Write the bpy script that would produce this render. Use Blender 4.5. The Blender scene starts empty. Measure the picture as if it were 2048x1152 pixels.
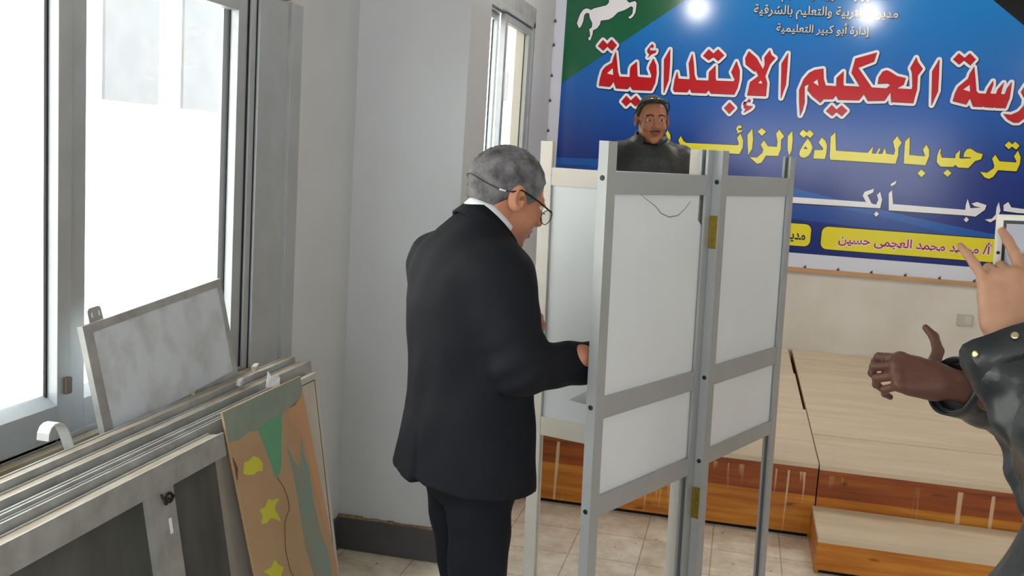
import bpy, bmesh, math, random
import numpy as np
from mathutils import Vector, Matrix
from mathutils.geometry import tessellate_polygon

SC = bpy.context.scene
COL = SC.collection
PI = math.pi

# ------------------------------------------------------------------ camera, sky, light, exposure
YAW, PITCH, ROLL, F = 0.21611, 0.13182, 0.06343, 2048.0
H = 1.70
def cam_axes():
    cy, sy = math.cos(YAW), math.sin(YAW)
    f = np.array([-sy*math.cos(PITCH), cy*math.cos(PITCH), -math.sin(PITCH)])
    r = np.array([cy, sy, 0.0]); u = np.cross(r, f)
    c, s = math.cos(ROLL), math.sin(ROLL)
    return c*r+s*u, -s*r+c*u, f
CR, CU, CF = cam_axes()
CAM = np.array([0, 0, H])
cd = bpy.data.cameras.new('camera'); cam = bpy.data.objects.new('camera', cd); COL.objects.link(cam)
m = Matrix.Identity(4)
for i in range(3):
    m[i][0] = CR[i]; m[i][1] = CU[i]; m[i][2] = -CF[i]; m[i][3] = CAM[i]
cam.matrix_world = m
cd.sensor_width = 36.0; cd.lens = 36.0*F/2048.0; cd.clip_start = 0.05; cd.clip_end = 200
SC.camera = cam

W = bpy.data.worlds.new('World'); SC.world = W; W.use_nodes = True
bg = W.node_tree.nodes['Background']
bg.inputs['Color'].default_value = (0.91, 0.955, 1.0, 1)
bg.inputs['Strength'].default_value = 6.0
SC.view_settings.view_transform = 'Standard'
SC.view_settings.look = 'None'
SC.view_settings.gamma = 1
SC.view_settings.use_curve_mapping = False
SC.view_settings.exposure = 0.3

def area_light(name, loc, size, energy, direction, color=(1, 1, 1), portal=False):
    l = bpy.data.lights.new(name, 'AREA'); l.shape = 'RECTANGLE'
    l.size, l.size_y = size; l.energy = energy; l.color = color
    o = bpy.data.objects.new(name, l); COL.objects.link(o); o.location = loc
    o.rotation_euler = Vector(direction).to_track_quat('-Z', 'Y').to_euler()
    if portal: l.cycles.is_portal = True
    return o
# daylight comes in by two seen windows and two added unseen ones: portals only steer the sampling of the sky
area_light('portal', (-1.66, 1.98, 1.55), (2.2, 1.25), 1, (1, 0, 0), portal=True)
area_light('portal', (-1.66, 6.5, 2.08), (1.45, 1.05), 1, (1, 0, 0), portal=True)
area_light('portal', (-1.66, -1.2, 1.55), (2.2, 1.25), 1, (1, 0, 0), portal=True)
area_light('portal', (1.4, -3.3, 1.85), (4.0, 1.5), 1, (0, 1, 0), portal=True)

# the sun stands behind the room and lights the yard and the building across it
sun = bpy.data.lights.new('sun', 'SUN'); sun.energy = 11.0; sun.angle = math.radians(1.0); sun.color = (1.0, 0.95, 0.88)
suno = bpy.data.objects.new('sun', sun); COL.objects.link(suno); suno.location = (6, 2, 9)
suno.rotation_euler = Vector((-0.60, 0.25, -0.76)).to_track_quat('-Z', 'Y').to_euler()

# ------------------------------------------------------------------ helpers
def at(x, y, **k):
    d = CR*((x-1024)/F) - CU*((y-576)/F) + CF
    (ax, v), = k.items(); i = 'XYZ'.index(ax)
    return CAM + d*((v-CAM[i])/d[i])
def srgb(r, g, b):
    f = lambda c: (c/255/12.92) if c/255 <= 0.04045 else ((c/255+0.055)/1.055)**2.4
    return (f(r), f(g), f(b), 1)

MATS = {}
def mat(name, col, rough=0.6, metal=0.0, noise=0.0, nscale=8.0, col2=None, bump=0.0, bscale=60.0, stretch=(1, 1, 1), spec=0.5, detail=4.0, ramp=(0.35, 0.65)):
    mt = bpy.data.materials.new(name); mt.use_nodes = True
    nt = mt.node_tree; p = nt.nodes['Principled BSDF']
    p.inputs['Base Color'].default_value = col
    p.inputs['Roughness'].default_value = rough
    p.inputs['Metallic'].default_value = metal
    p.inputs['Specular IOR Level'].default_value = spec
    if noise > 0 or bump > 0:
        tc = nt.nodes.new('ShaderNodeTexCoord'); mp = nt.nodes.new('ShaderNodeMapping')
        nt.links.new(tc.outputs['Object'], mp.inputs['Vector'])
        mp.inputs['Scale'].default_value = stretch
    if noise > 0:
        n = nt.nodes.new('ShaderNodeTexNoise'); n.inputs['Scale'].default_value = nscale; n.inputs['Detail'].default_value = detail
        nt.links.new(mp.outputs['Vector'], n.inputs['Vector'])
        cr = nt.nodes.new('ShaderNodeValToRGB')
        cr.color_ramp.elements[0].position = ramp[0]; cr.color_ramp.elements[1].position = ramp[1]
        c2 = col2 or tuple(c*0.6 for c in col[:3])+(1,)
        cr.color_ramp.elements[0].color = tuple(c2[i]*noise+col[i]*(1-noise) for i in range(3))+(1,)
        cr.color_ramp.elements[1].color = col
        nt.links.new(n.outputs['Fac'], cr.inputs['Fac'])
        nt.links.new(cr.outputs['Color'], p.inputs['Base Color'])
    if bump > 0:
        n2 = nt.nodes.new('ShaderNodeTexNoise'); n2.inputs['Scale'].default_value = bscale; n2.inputs['Detail'].default_value = 3
        nt.links.new(mp.outputs['Vector'], n2.inputs['Vector'])
        b = nt.nodes.new('ShaderNodeBump'); b.inputs['Strength'].default_value = bump; b.inputs['Distance'].default_value = 0.01
        nt.links.new(n2.outputs['Fac'], b.inputs['Height']); nt.links.new(b.outputs['Normal'], p.inputs['Normal'])
    MATS[name] = mt
    return mt

def glass_mat(name, tint=(0.93, 0.95, 0.95, 1), gloss=0.06, dirt=0.0, dirtcol=(0.8, 0.8, 0.75, 1)):
    mt = bpy.data.materials.new(name); mt.use_nodes = True
    nt = mt.node_tree; nt.nodes.clear()
    out = nt.nodes.new('ShaderNodeOutputMaterial'); tr = nt.nodes.new('ShaderNodeBsdfTransparent')
    gl = nt.nodes.new('ShaderNodeBsdfGlossy'); mx = nt.nodes.new('ShaderNodeMixShader')
    tr.inputs['Color'].default_value = tint; gl.inputs['Roughness'].default_value = 0.05
    mx.inputs['Fac'].default_value = gloss
    nt.links.new(tr.outputs[0], mx.inputs[1]); nt.links.new(gl.outputs[0], mx.inputs[2])
    last = mx
    if dirt > 0:
        df = nt.nodes.new('ShaderNodeBsdfDiffuse'); df.inputs['Color'].default_value = dirtcol
        m2 = nt.nodes.new('ShaderNodeMixShader'); m2.inputs['Fac'].default_value = dirt
        nt.links.new(mx.outputs[0], m2.inputs[1]); nt.links.new(df.outputs[0], m2.inputs[2]); last = m2
    nt.links.new(last.outputs[0], out.inputs['Surface'])
    return mt

def link(o, parent=None):
    COL.objects.link(o)
    if parent is not None: o.parent = parent
    return o
def tag(o, label=None, cat=None, group=None, kind=None):
    if label: o['label'] = label
    if cat: o['category'] = cat
    if group: o['group'] = group
    if kind: o['kind'] = kind
    return o
def empty(name, loc=(0, 0, 0), rotz=0.0):
    o = bpy.data.objects.new(name, None); o.empty_display_size = 0.1
    o.location = loc; o.rotation_euler = (0, 0, rotz)
    return link(o)
def mesh_obj(name, verts, faces, mats, idx=None, parent=None, smooth=False):
    me = bpy.data.meshes.new(name)
    me.from_pydata([tuple(map(float, v)) for v in verts], [], [tuple(int(i) for i in f) for f in faces])
    for mt in (mats if isinstance(mats, (list, tuple)) else [mats]): me.materials.append(mt)
    if idx is not None: me.polygons.foreach_set('material_index', list(idx))
    if smooth: me.polygons.foreach_set('use_smooth', [True]*len(me.polygons))
    me.update()
    return link(bpy.data.objects.new(name, me), parent)

class MB:
    """collects shapes; build() links them as one mesh object"""
    def __init__(s): s.v = []; s.f = []; s.m = []
    def add(s, verts, faces, mi=0):
        o = len(s.v); s.v += [tuple(map(float, v)) for v in verts]
        s.f += [tuple(i+o for i in f) for f in faces]; s.m += [mi]*len(faces); return s
    def box(s, lo, hi, mi=0, fn=None, b=0.0):
        x0, y0, z0 = lo; x1, y1, z1 = hi
        if b > 0:
            bm = bmesh.new(); bmesh.ops.create_cube(bm, size=1)
            for v in bm.verts:
                v.co = Vector(((x0+x1)/2+v.co.x*(x1-x0), (y0+y1)/2+v.co.y*(y1-y0), (z0+z1)/2+v.co.z*(z1-z0)))
            bmesh.ops.bevel(bm, geom=bm.edges[:], offset=b, segments=2, affect='EDGES', profile=0.7)
            bm.verts.index_update()
            vs = [tuple(v.co) for v in bm.verts]; fs = [tuple(v.index for v in f.verts) for f in bm.faces]; bm.free()
        else:
            vs = [(x0,y0,z0),(x1,y0,z0),(x1,y1,z0),(x0,y1,z0),(x0,y0,z1),(x1,y0,z1),(x1,y1,z1),(x0,y1,z1)]
            fs = [(0,3,2,1),(4,5,6,7),(0,1,5,4),(1,2,6,5),(2,3,7,6),(3,0,4,7)]
        if fn: vs = [fn(v) for v in vs]
        return s.add(vs, fs, mi)
    def prism(s, poly, axis, lo, hi, mi=0, fn=None):
        """polygon (2 coords) extruded along axis from lo to hi"""
        n = len(poly)
        def P(a, b, t): return {'x': (t, a, b), 'y': (a, t, b), 'z': (a, b, t)}[axis]
        vs = [P(a, b, lo) for a, b in poly]+[P(a, b, hi) for a, b in poly]
        if fn: vs = [fn(v) for v in vs]
        tris = tessellate_polygon([[Vector((a, b, 0)) for a, b in poly]])
        fs = [tuple(t) for t in tris]+[tuple(i+n for i in t) for t in tris]+[(i, (i+1) % n, n+(i+1) % n, n+i) for i in range(n)]
        return s.add(vs, fs, mi)
    def tube(s, pts, r, mi=0, n=8, caps=True):
        pts = [Vector(p) for p in pts]; rs = r if isinstance(r, (list, tuple)) else [r]*len(pts)
        rings = []; up = Vector((0.3, 0.2, 1)).normalized()
        for i, p in enumerate(pts):
            t = (pts[min(i+1, len(pts)-1)]-pts[max(i-1, 0)]).normalized()
            a = t.cross(up)
            if a.length < 1e-4: a = t.cross(Vector((1, 0, 0)))
            a.normalize(); b = t.cross(a)
            rings.append([tuple(p+(a*math.cos(2*PI*k/n)+b*math.sin(2*PI*k/n))*rs[i]) for k in range(n)])
        vs = [v for g in rings for v in g]; fs = []
        for i in range(len(pts)-1):
            for k in range(n): fs.append((i*n+k, i*n+(k+1) % n, (i+1)*n+(k+1) % n, (i+1)*n+k))
        if caps: fs += [tuple(range(n))[::-1], tuple((len(pts)-1)*n+k for k in range(n))]
        return s.add(vs, fs, mi)
    def disc(s, c, nrm, r, depth, mi=0, n=16):
        c = Vector(c); nrm = Vector(nrm).normalized()
        return s.tube([c, c+nrm*depth*0.7, c+nrm*depth], [r, r, r*0.7], mi, n)
    def build(s, name, mats, parent=None, smooth=False):
        o = mesh_obj(name, s.v, s.f, mats, s.m, parent, smooth)
        bm = bmesh.new(); bm.from_mesh(o.data); bmesh.ops.recalc_face_normals(bm, faces=bm.faces); bm.to_mesh(o.data); bm.free()
        return o

# ------------------------------------------------------------------ materials
WALL = mat('wall_paint', srgb(205, 207, 209), 0.55, noise=0.25, nscale=2.2, col2=srgb(186, 186, 187), bump=0.08, bscale=35)
WALLB = mat('back_wall_paint', srgb(216, 212, 204), 0.6, noise=0.5, nscale=3.0, col2=srgb(198, 192, 182), bump=0.05)
CEIL = mat('ceiling_paint', srgb(225, 225, 222), 0.8)
BASE = mat('baseboard_paint', srgb(82, 82, 84), 0.45, noise=0.4, nscale=14)
CRUST = mat('old_plaster_edge', srgb(158, 140, 105), 0.8, noise=0.8, nscale=40, col2=srgb(120, 80, 60))
ALU = mat('aluminium', srgb(172, 176, 178), 0.42, 0.35, noise=0.25, nscale=9, col2=srgb(140, 142, 142))
ALUD = mat('weathered_aluminium', srgb(170, 171, 168), 0.5, 0.25, noise=0.5, nscale=16, col2=srgb(128, 124, 116))
ALUB = mat('booth_aluminium', srgb(164, 167, 168), 0.4, 0.3, noise=0.2, nscale=7, col2=srgb(142, 145, 145))
ALUC = mat('booth_pale_frame', srgb(218, 213, 204), 0.45, 0.0, noise=0.3, nscale=12, col2=srgb(200, 192, 178))
RUB = mat('rubber_seal', srgb(22, 22, 22), 0.7)
DARK = mat('dark_gap', srgb(20, 19, 18), 0.9)
WHITE = mat('white_laminate', srgb(218, 222, 226), 0.35, noise=0.12, nscale=5, col2=srgb(196, 198, 200))
WBOARD = mat('dirty_whiteboard', srgb(206, 212, 218), 0.4, noise=0.55, nscale=11, col2=srgb(160, 158, 152), ramp=(0.3, 0.55))
GREYP = mat('grey_back_panel', srgb(86, 87, 83), 0.75, noise=0.75, nscale=5, col2=srgb(42, 42, 39), stretch=(1, 1.6, 0.6), ramp=(0.3, 0.7))
DUST = mat('brown_dust', srgb(152, 132, 105), 0.95, noise=0.8, nscale=22, col2=srgb(176, 170, 160), stretch=(1, 0.25, 1))
CREAM = mat('cream_panel', srgb(190, 184, 172), 0.6, noise=0.4, nscale=6, col2=srgb(160, 152, 140))
PLY = mat('plywood_top', srgb(216, 198, 172), 0.55, noise=0.7, nscale=3.0, col2=srgb(198, 178, 148), stretch=(0.5, 3.5, 1), detail=7)
BRASS = mat('brass', srgb(142, 122, 44), 0.4, 0.7, noise=0.4, nscale=60)
BLACK = mat('black_plastic', srgb(14, 14, 15), 0.4)
TRIMW = mat('wood_trim', srgb(196, 152, 110), 0.6, noise=0.4, nscale=10, stretch=(0.3, 1, 4))
GLASS = glass_mat('window_glass', dirt=0.05)
GLASSM = glass_mat('dusty_glass', tint=(0.80, 0.79, 0.74, 1), gloss=0.04, dirt=0.35, dirtcol=srgb(214, 208, 192))
PLAST = mat('pale_plastic', srgb(198, 198, 192), 0.5, noise=0.3, nscale=20)
FRAG = mat('plaster_chip', srgb(205, 192, 172), 0.9, noise=0.6, nscale=60)
PAPER = mat('white_paper', srgb(235, 235, 236), 0.8)

def floor_mat():
    mt = bpy.data.materials.new('terrazzo_tiles'); mt.use_nodes = True
    nt = mt.node_tree; p = nt.nodes['Principled BSDF']; L = nt.links.new
    tc = nt.nodes.new('ShaderNodeTexCoord')
    br = nt.nodes.new('ShaderNodeTexBrick'); br.offset = 0.0
    mp = nt.nodes.new('ShaderNodeMapping'); L(tc.outputs['Object'], mp.inputs['Vector']); L(mp.outputs['Vector'], br.inputs['Vector'])
    br.inputs['Scale'].default_value = 1.0; br.inputs['Brick Width'].default_value = 0.3; br.inputs['Row Height'].default_value = 0.3
    br.inputs['Mortar Size'].default_value = 0.0035; br.inputs['Mortar Smooth'].default_value = 0.4
    br.inputs['Color1'].default_value = srgb(246, 238, 222); br.inputs['Color2'].default_value = srgb(238, 228, 210)
    br.inputs['Mortar'].default_value = srgb(196, 178, 158)
    n = nt.nodes.new('ShaderNodeTexNoise'); n.inputs['Scale'].default_value = 7; n.inputs['Detail'].default_value = 8; n.inputs['Roughness'].default_value = 0.7
    L(tc.outputs['Object'], n.inputs['Vector'])
    cr = nt.nodes.new('ShaderNodeValToRGB'); cr.color_ramp.elements[0].position = 0.36; cr.color_ramp.elements[1].position = 0.62
    cr.color_ramp.elements[0].color = srgb(222, 212, 198); cr.color_ramp.elements[1].color = (1, 1, 1, 1); L(n.outputs['Fac'], cr.inputs['Fac'])
    n3 = nt.nodes.new('ShaderNodeTexNoise'); n3.inputs['Scale'].default_value = 38; n3.inputs['Detail'].default_value = 2; L(tc.outputs['Object'], n3.inputs['Vector'])
    c3 = nt.nodes.new('ShaderNodeValToRGB'); c3.color_ramp.elements[0].position = 0.25; c3.color_ramp.elements[1].position = 0.31
    c3.color_ramp.elements[0].color = srgb(140, 128, 112); c3.color_ramp.elements[1].color = (1, 1, 1, 1); L(n3.outputs['Fac'], c3.inputs['Fac'])
    mx = nt.nodes.new('ShaderNodeMix'); mx.data_type = 'RGBA'; mx.blend_type = 'MULTIPLY'; mx.inputs[0].default_value = 1
    L(br.outputs['Color'], mx.inputs[6]); L(cr.outputs['Color'], mx.inputs[7])
    m2 = nt.nodes.new('ShaderNodeMix'); m2.data_type = 'RGBA'; m2.blend_type = 'MULTIPLY'; m2.inputs[0].default_value = 1
    L(mx.outputs[2], m2.inputs[6]); L(c3.outputs['Color'], m2.inputs[7]); L(m2.outputs[2], p.inputs['Base Color'])
    p.inputs['Roughness'].default_value = 0.45
    return mt
FLOOR = floor_mat()

def varnish_mat(name, drip=1.0):
    """orange varnished boards with knots and pale paint drips"""
    mt = bpy.data.materials.new(name); mt.use_nodes = True
    nt = mt.node_tree; p = nt.nodes['Principled BSDF']; L = nt.links.new
    tc = nt.nodes.new('ShaderNodeTexCoord')
    def noise(scale, stretch, detail=5):
        mp = nt.nodes.new('ShaderNodeMapping'); mp.inputs['Scale'].default_value = stretch
        L(tc.outputs['Object'], mp.inputs['Vector'])
        n = nt.nodes.new('ShaderNodeTexNoise'); n.inputs['Scale'].default_value = scale; n.inputs['Detail'].default_value = detail
        L(mp.outputs['Vector'], n.inputs['Vector']); return n
    def ramp(src, stops):
        cr = nt.nodes.new('ShaderNodeValToRGB')
        while len(cr.color_ramp.elements) < len(stops): cr.color_ramp.elements.new(0.5)
        for e, (t, c) in zip(cr.color_ramp.elements, stops): e.position = t; e.color = c
        L(src, cr.inputs['Fac']); return cr
    grain = ramp(noise(6, (0.35, 1, 5)).outputs['Fac'], [(0.25, srgb(146, 84, 24)), (0.5, srgb(190, 120, 36)), (0.75, srgb(214, 158, 60))])
    sep = nt.nodes.new('ShaderNodeSeparateXYZ'); L(tc.outputs['Object'], sep.inputs[0])
    # two boards make the front: the upper one is darker
    band = ramp(sep.outputs[2], [(0.0, srgb(255, 244, 214)), (0.205, srgb(196, 150, 118))]); band.color_ramp.interpolation = 'CONSTANT'
    mx = nt.nodes.new('ShaderNodeMix'); mx.data_type = 'RGBA'; mx.blend_type = 'MULTIPLY'; mx.inputs[0].default_value = 1
    L(grain.outputs[0], mx.inputs[6]); L(band.outputs[0], mx.inputs[7])
    knots = ramp(noise(9, (0.7, 1, 1.8), 1).outputs['Fac'], [(0.24, srgb(70, 36, 14)), (0.31, (1, 1, 1, 1))])
    m2 = nt.nodes.new('ShaderNodeMix'); m2.data_type = 'RGBA'; m2.blend_type = 'MULTIPLY'; m2.inputs[0].default_value = 0.85
    L(mx.outputs[2], m2.inputs[6]); L(knots.outputs[0], m2.inputs[7])
    last = m2
    if drip > 0:
        d = ramp(noise(30, (1, 1, 0.05), 2).outputs['Fac'], [(0.61, (0, 0, 0, 1)), (0.66, (0.7, 0.7, 0.7, 1))])
        reg = ramp(noise(1.6, (1, 1, 0.6), 1).outputs['Fac'], [(0.44, (0, 0, 0, 1)), (0.54, (1, 1, 1, 1))])
        mm = nt.nodes.new('ShaderNodeMath'); mm.operation = 'MULTIPLY'; L(d.outputs[0], mm.inputs[0]); L(reg.outputs[0], mm.inputs[1])
        m3 = nt.nodes.new('ShaderNodeMix'); m3.data_type = 'RGBA'; L(mm.outputs[0], m3.inputs[0])
        L(m2.outputs[2], m3.inputs[6]); m3.inputs[7].default_value = srgb(225, 200, 165); last = m3
    L(last.outputs[2], p.inputs['Base Color']); p.inputs['Roughness'].default_value = 0.35
    return mt
VARN = varnish_mat('varnished_front', 1.0)
VARN2 = varnish_mat('varnished_front_clean', 0.0)

# ------------------------------------------------------------------ the room
XL, YW, YP = -1.54, 7.90, 3.90          # window wall, banner wall, near face of the pier
XR, YB, ZC = 5.0, -3.0, 3.30
def struct(o): o['kind'] = 'structure'; return o
struct(MB().box((XL-0.10, YB-0.3, -0.1), (XR+0.3, YW+0.2, 0)).build('floor', FLOOR))
struct(MB().box((XL-0.10, YB-0.3, ZC), (XR+0.3, YW+0.2, ZC+0.1)).build('ceiling', CEIL))
struct(MB().box((XL-0.10, YW, 0), (XR+0.3, YW+0.2, ZC)).build('wall_back', WALLB))
def wall_with_holes(axis, fixed, thick, lo, hi, holes, name, mt):
    """wall slab along axis with rectangular holes (a0,a1,z0,z1), sorted, not overlapping along the axis"""
    mb = MB()
    def B(a0, a1, z0, z1):
        if a1-a0 < 1e-4 or z1-z0 < 1e-4: return
        t0, t1 = sorted((fixed, fixed+thick))
        if axis == 'y': mb.box((t0, a0, z0), (t1, a1, z1))
        else: mb.box((a0, t0, z0), (a1, t1, z1))
    a = lo
    for (a0, a1, z0, z1) in holes:
        B(a, a0, 0, ZC); B(a0, a1, 0, z0); B(a0, a1, z1, ZC); a = a1
    B(a, hi, 0, ZC)
    return struct(mb.build(name, mt))
W1 = (0.90, 3.03, 0.945, 2.16)
W2 = (5.78, 7.215, 1.56, 2.60)
W3 = (-2.30, -0.10, 0.945, 2.16)
wall_with_holes('y', XL, -0.10, YB, YW, [W3, W1, W2], 'wall_left', WALL)
wall_with_holes('y', XR, 0.3, YB, YW+0.2, [], 'wall_right', WALL)
wall_with_holes('x', YB, -0.3, XL-0.10, XR, [(-0.6, 3.4, 1.1, 2.6)], 'wall_rear', WALL)
struct(MB().box((XL-0.02, YP, 0), (-1.085, 4.22, ZC), b=0.006).build('wall_pier', WALL))
# skirting: dark painted, with a crumbly edge of old plaster along its top
sk = MB(); sk.box((XL, YP-0.012, 0.006), (-1.08, YP, 0.143), 0, b=0.004); sk.box((-1.085, YP-0.012, 0.006), (-1.073, 4.22, 0.143), 0)
rnd = random.Random(5)
x = XL
while x < -1.075:
    w = rnd.uniform(0.02, 0.05); sk.box((x, YP-0.010-rnd.random()*0.004, 0.141), (min(x+w, -1.073), YP, 0.147+rnd.random()*0.006), 1); x += w
struct(sk.build('baseboard_pier', [BASE, CRUST]))
sk = MB(); sk.box((XL, 4.22, 0), (XL+0.012, 4.80, 0.143)); sk.box((XL, 0.0, 0), (XL+0.012, YP-0.012, 0.143))
struct(sk.build('baseboard_left', BASE))

# window 1: sliding aluminium window by the camera; near sash in front of the far sash
def sash(y0, y1, z0, z1, xf, parent, glass, stile=0.045, rail=0.09, depth=0.034, name='sash'):
    mb = MB(); g = 0.013
    mb.box((xf-depth, y0, z0), (xf, y0+stile, z1), b=0.002); mb.box((xf-depth, y1-stile, z0), (xf, y1, z1), b=0.002)
    mb.box((xf-depth, y0+stile, z0), (xf, y1-stile, z0+rail), b=0.002); mb.box((xf-depth, y0+stile, z1-0.05), (xf, y1-stile, z1), b=0.002)
    # sloping inner bead at the foot of the glass
    mb.prism([(xf, z0+rail), (xf-depth, z0+rail), (xf-depth, z0+rail+0.022)], 'y', y0+stile, y1-stile)
    f = mb.build(name, ALU, parent)
    xg = xf-depth+0.004
    for (a, b) in ((y0+stile, y0+stile+0.006), (y1-stile-0.006, y1-stile)): MB().box((xg-0.004, a, z0+rail), (xg+0.003, b, z1-0.05)).build('rubber_seal', RUB, f)
    MB().box((xg-0.003, y0+stile-0.004, z0+rail-0.004), (xg, y1-stile+0.004, z1-0.046)).build('pane', glass, f)
    return f
w1 = struct(empty('window_1', (0, 0, 0)))
fr = MB()
fr.box((XL-0.10, W1[0], W1[2]-0.006), (XL, W1[1], W1[2]+0.012), b=0.002)          # sill track
fr.box((XL-0.10, W1[0], 2.125), (XL, W1[1], W1[3]), b=0.002)
fr.box((XL-0.10, W1[0], W1[2]), (XL, W1[0]+0.04, W1[3]), b=0.002)
fr.box((XL-0.10, 2.995, W1[2]), (XL+0.002, 3.03, W1[3]), b=0.002)
fr.build('window_frame', ALU, w1)
for lo_, hi_ in (((XL-0.09, 2.9905, W1[2]), (XL-0.004, 2.995, 2.125)), ((XL-0.01, 3.03, W1[2]-0.02), (XL+0.004, 3.034, 2.15)), ((XL-0.055, 2.129, W1[2]), (XL-0.006, 2.1335, 2.125))): MB().box(lo_, hi_).build('rubber_seal', RUB, w1)
sash(0.94, 2.129, W1[2]+0.002, 2.125, XL, w1, GLASS, stile=0.050)
sash(2.1335, 2.9905, W1[2]+0.010, 2.125, XL-0.008, w1, GLASS, stile=0.058, rail=0.075)
jp = MB(); jp.box((XL, 3.034, 0.93), (XL+0.012, 3.25, 2.147), b=0.003); jp.box((XL, 3.25, 0.93), (XL+0.020, 3.335, 2.147), b=0.003); jp.box((XL+0.012, 3.243, 0.93), (XL+0.018, 3.25, 2.147))
jp.build('jamb_cover', ALU, w1)
MB().box((XL, 2.100, 1.060), (XL+0.010, 2.122, 1.100), b=0.003).build('latch', mat('brown_latch', srgb(96, 84, 76), 0.5), w1)
MB().box((XL, 3.02, 2.147), (XL+0.028, 3.22, 2.175), b=0.004).build('head_batten', TRIMW, w1)
st = MB(); st.box((XL, 0.9, 0.905), (XL+0.11, 3.03, 0.930), 0, b=0.003); st.box((XL, 0.9, 0.930), (XL+0.028, 3.03, 0.944), 1)
struct(st.build('trim_1', [ALUD, DUST]))
# window 2: far window beyond the pier, left half open, right half a sliding sash with a handle
w2 = struct(empty('window_2', (0, 0, 0)))
fr = MB()
fr.box((XL-0.12, W2[0], W2[2]), (XL+0.004, W2[0]+0.04, W2[3])); fr.box((XL-0.12, W2[1]-0.045, W2[2]), (XL+0.006, W2[1], W2[3]))
fr.box((XL-0.12, W2[0], W2[2]), (XL+0.004, W2[1], W2[2]+0.035)); fr.box((XL-0.12, W2[0], W2[3]-0.035), (XL+0.006, W2[1], W2[3]))
fr.box((XL-0.07, W2[0], W2[3]-0.050), (XL-0.03, W2[1], W2[3]-0.035))
fr.build('window_frame', ALU, w2)
s2 = sash(6.40, 7.165, W2[2]+0.03, W2[3]-0.04, XL-0.012, w2, GLASSM, stile=0.06, rail=0.08)
sash(5.82, 6.43, W2[2]+0.03, W2[3]-0.04, XL-0.060, w2, GLASS, stile=0.05, rail=0.07)
MB().box((XL-0.012, 6.425, 2.02), (XL+0.014, 6.45, 2.20), b=0.006).build('handle', PAPER, s2)
struct(MB().box((XL, W2[0]-0.02, W2[3]), (XL+0.006, 7.225, W2[3]+0.10)).build('trim_2', ALUD))
for k, (w, ax) in enumerate(((W3, 'y'), )):  # unseen window behind the camera, added to let in more daylight
    w3 = struct(empty('fill_window_left')); fr = MB()
    fr.box((XL-0.1, w[0], w[2]), (XL, w[0]+0.05, w[3])); fr.box((XL-0.1, w[1]-0.05, w[2]), (XL, w[1], w[3])); fr.box((XL-0.1, -1.23, w[2]), (XL, -1.17, w[3]))
    fr.box((XL-0.1, w[0], w[2]), (XL, w[1], w[2]+0.05)); fr.box((XL-0.1, w[0], w[3]-0.05), (XL, w[1], w[3])); fr.build('window_frame', ALU, w3)
w3 = struct(empty('fill_window_rear')); fr = MB()  # unseen rear window, added and widened to brighten the pier
for a in (-0.6, 0.7, 2.05, 3.35): fr.box((a, YB-0.16, 1.1), (a+0.05, YB-0.1, 2.6))
fr.box((-0.6, YB-0.16, 1.1), (3.4, YB-0.1, 1.15)); fr.box((-0.6, YB-0.16, 2.55), (3.4, YB-0.1, 2.6)); fr.build('window_frame', ALU, w3)

# outside: pale sunlit building across the yard
OUTW = mat('outside_plaster', srgb(232, 230, 224), 0.9, noise=0.9, nscale=0.9, col2=srgb(78, 78, 80), detail=9, ramp=(0.30, 0.45))
OUTP = mat('outside_grey_panel', srgb(101, 102, 103), 0.9, noise=0.35, nscale=3, col2=srgb(88, 88, 88), detail=8)
OUTB = mat('outside_beige_patch', srgb(106, 98, 90), 0.9, noise=0.8, nscale=4, col2=srgb(125, 120, 115), detail=8)
GRND = mat('yard_ground', srgb(190, 180, 165), 0.95, noise=0.5, nscale=3)
bl = empty('building', (-5.5, 8, -0.5)); tag(bl, 'pale plaster building across the yard seen through the windows', 'building')
MB().box((-0.4, -14, 0), (0, 26, 5.5)).build('facade', OUTW, bl)
def ext(y0, y1, z0, z1, nm, mt, d=0.03):
    MB().box((0, y0-8, z0+0.5), (d, y1-8, z1+0.5)).build(nm, mt, bl)
ext(8.00, 8.83, 1.93, 3.2, 'wall_panel', OUTP); ext(9.27, 10.12, 1.92, 3.2, 'wall_panel', OUTP)
ext(9.22, 9.98, -0.5, 0.02, 'wall_panel', OUTB); ext(8.0, 8.55, -0.5, -0.1, 'wall_panel', OUTB)
struct(MB().box((-7, -8, -0.6), (XL-0.10, 30, -0.5)).build('ground', GRND))

# ceiling lamps (above the frame); the stage pair glares in the banner, the pair by the right wall is added fill
LAMPG = bpy.data.materials.new('lamp_globe'); LAMPG.use_nodes = True
lp = LAMPG.node_tree.nodes['Principled BSDF']; lp.inputs['Emission Color'].default_value = (1, 0.955, 0.89, 1); lp.inputs['Emission Strength'].default_value = 65
def ceiling_lamp(x, y, label):
    e = empty('ceiling_lamp', (x, y, ZC)); tag(e, label, 'lamp')
    MB().tube([(0, 0, 0), (0, 0, -0.03)], [0.07, 0.06], n=20).tube([(0, 0, -0.03), (0, 0, -0.10)], 0.025, n=12).build('mount', PAPER, e)
    pts = [(0, 0, -0.10-0.20*k/12) for k in range(13)]; rs = [max(0.012, 0.10*math.sin(PI*(k+0.6)/13.2)) for k in range(13)]
    MB().tube(pts, rs, n=24).build('globe', LAMPG, e, smooth=True)
ceiling_lamp(-0.565, 6.1, 'round ceiling lamp above the stage, nearer the windows')
ceiling_lamp(0.92, 6.1, 'round ceiling lamp above the middle of the stage')
ceiling_lamp(4.2, 5.0, 'added round fill lamp over the far end of the stage by the right wall')
ceiling_lamp(3.9, 0.8, 'added round fill lamp over the middle of the room by the right wall')

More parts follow.
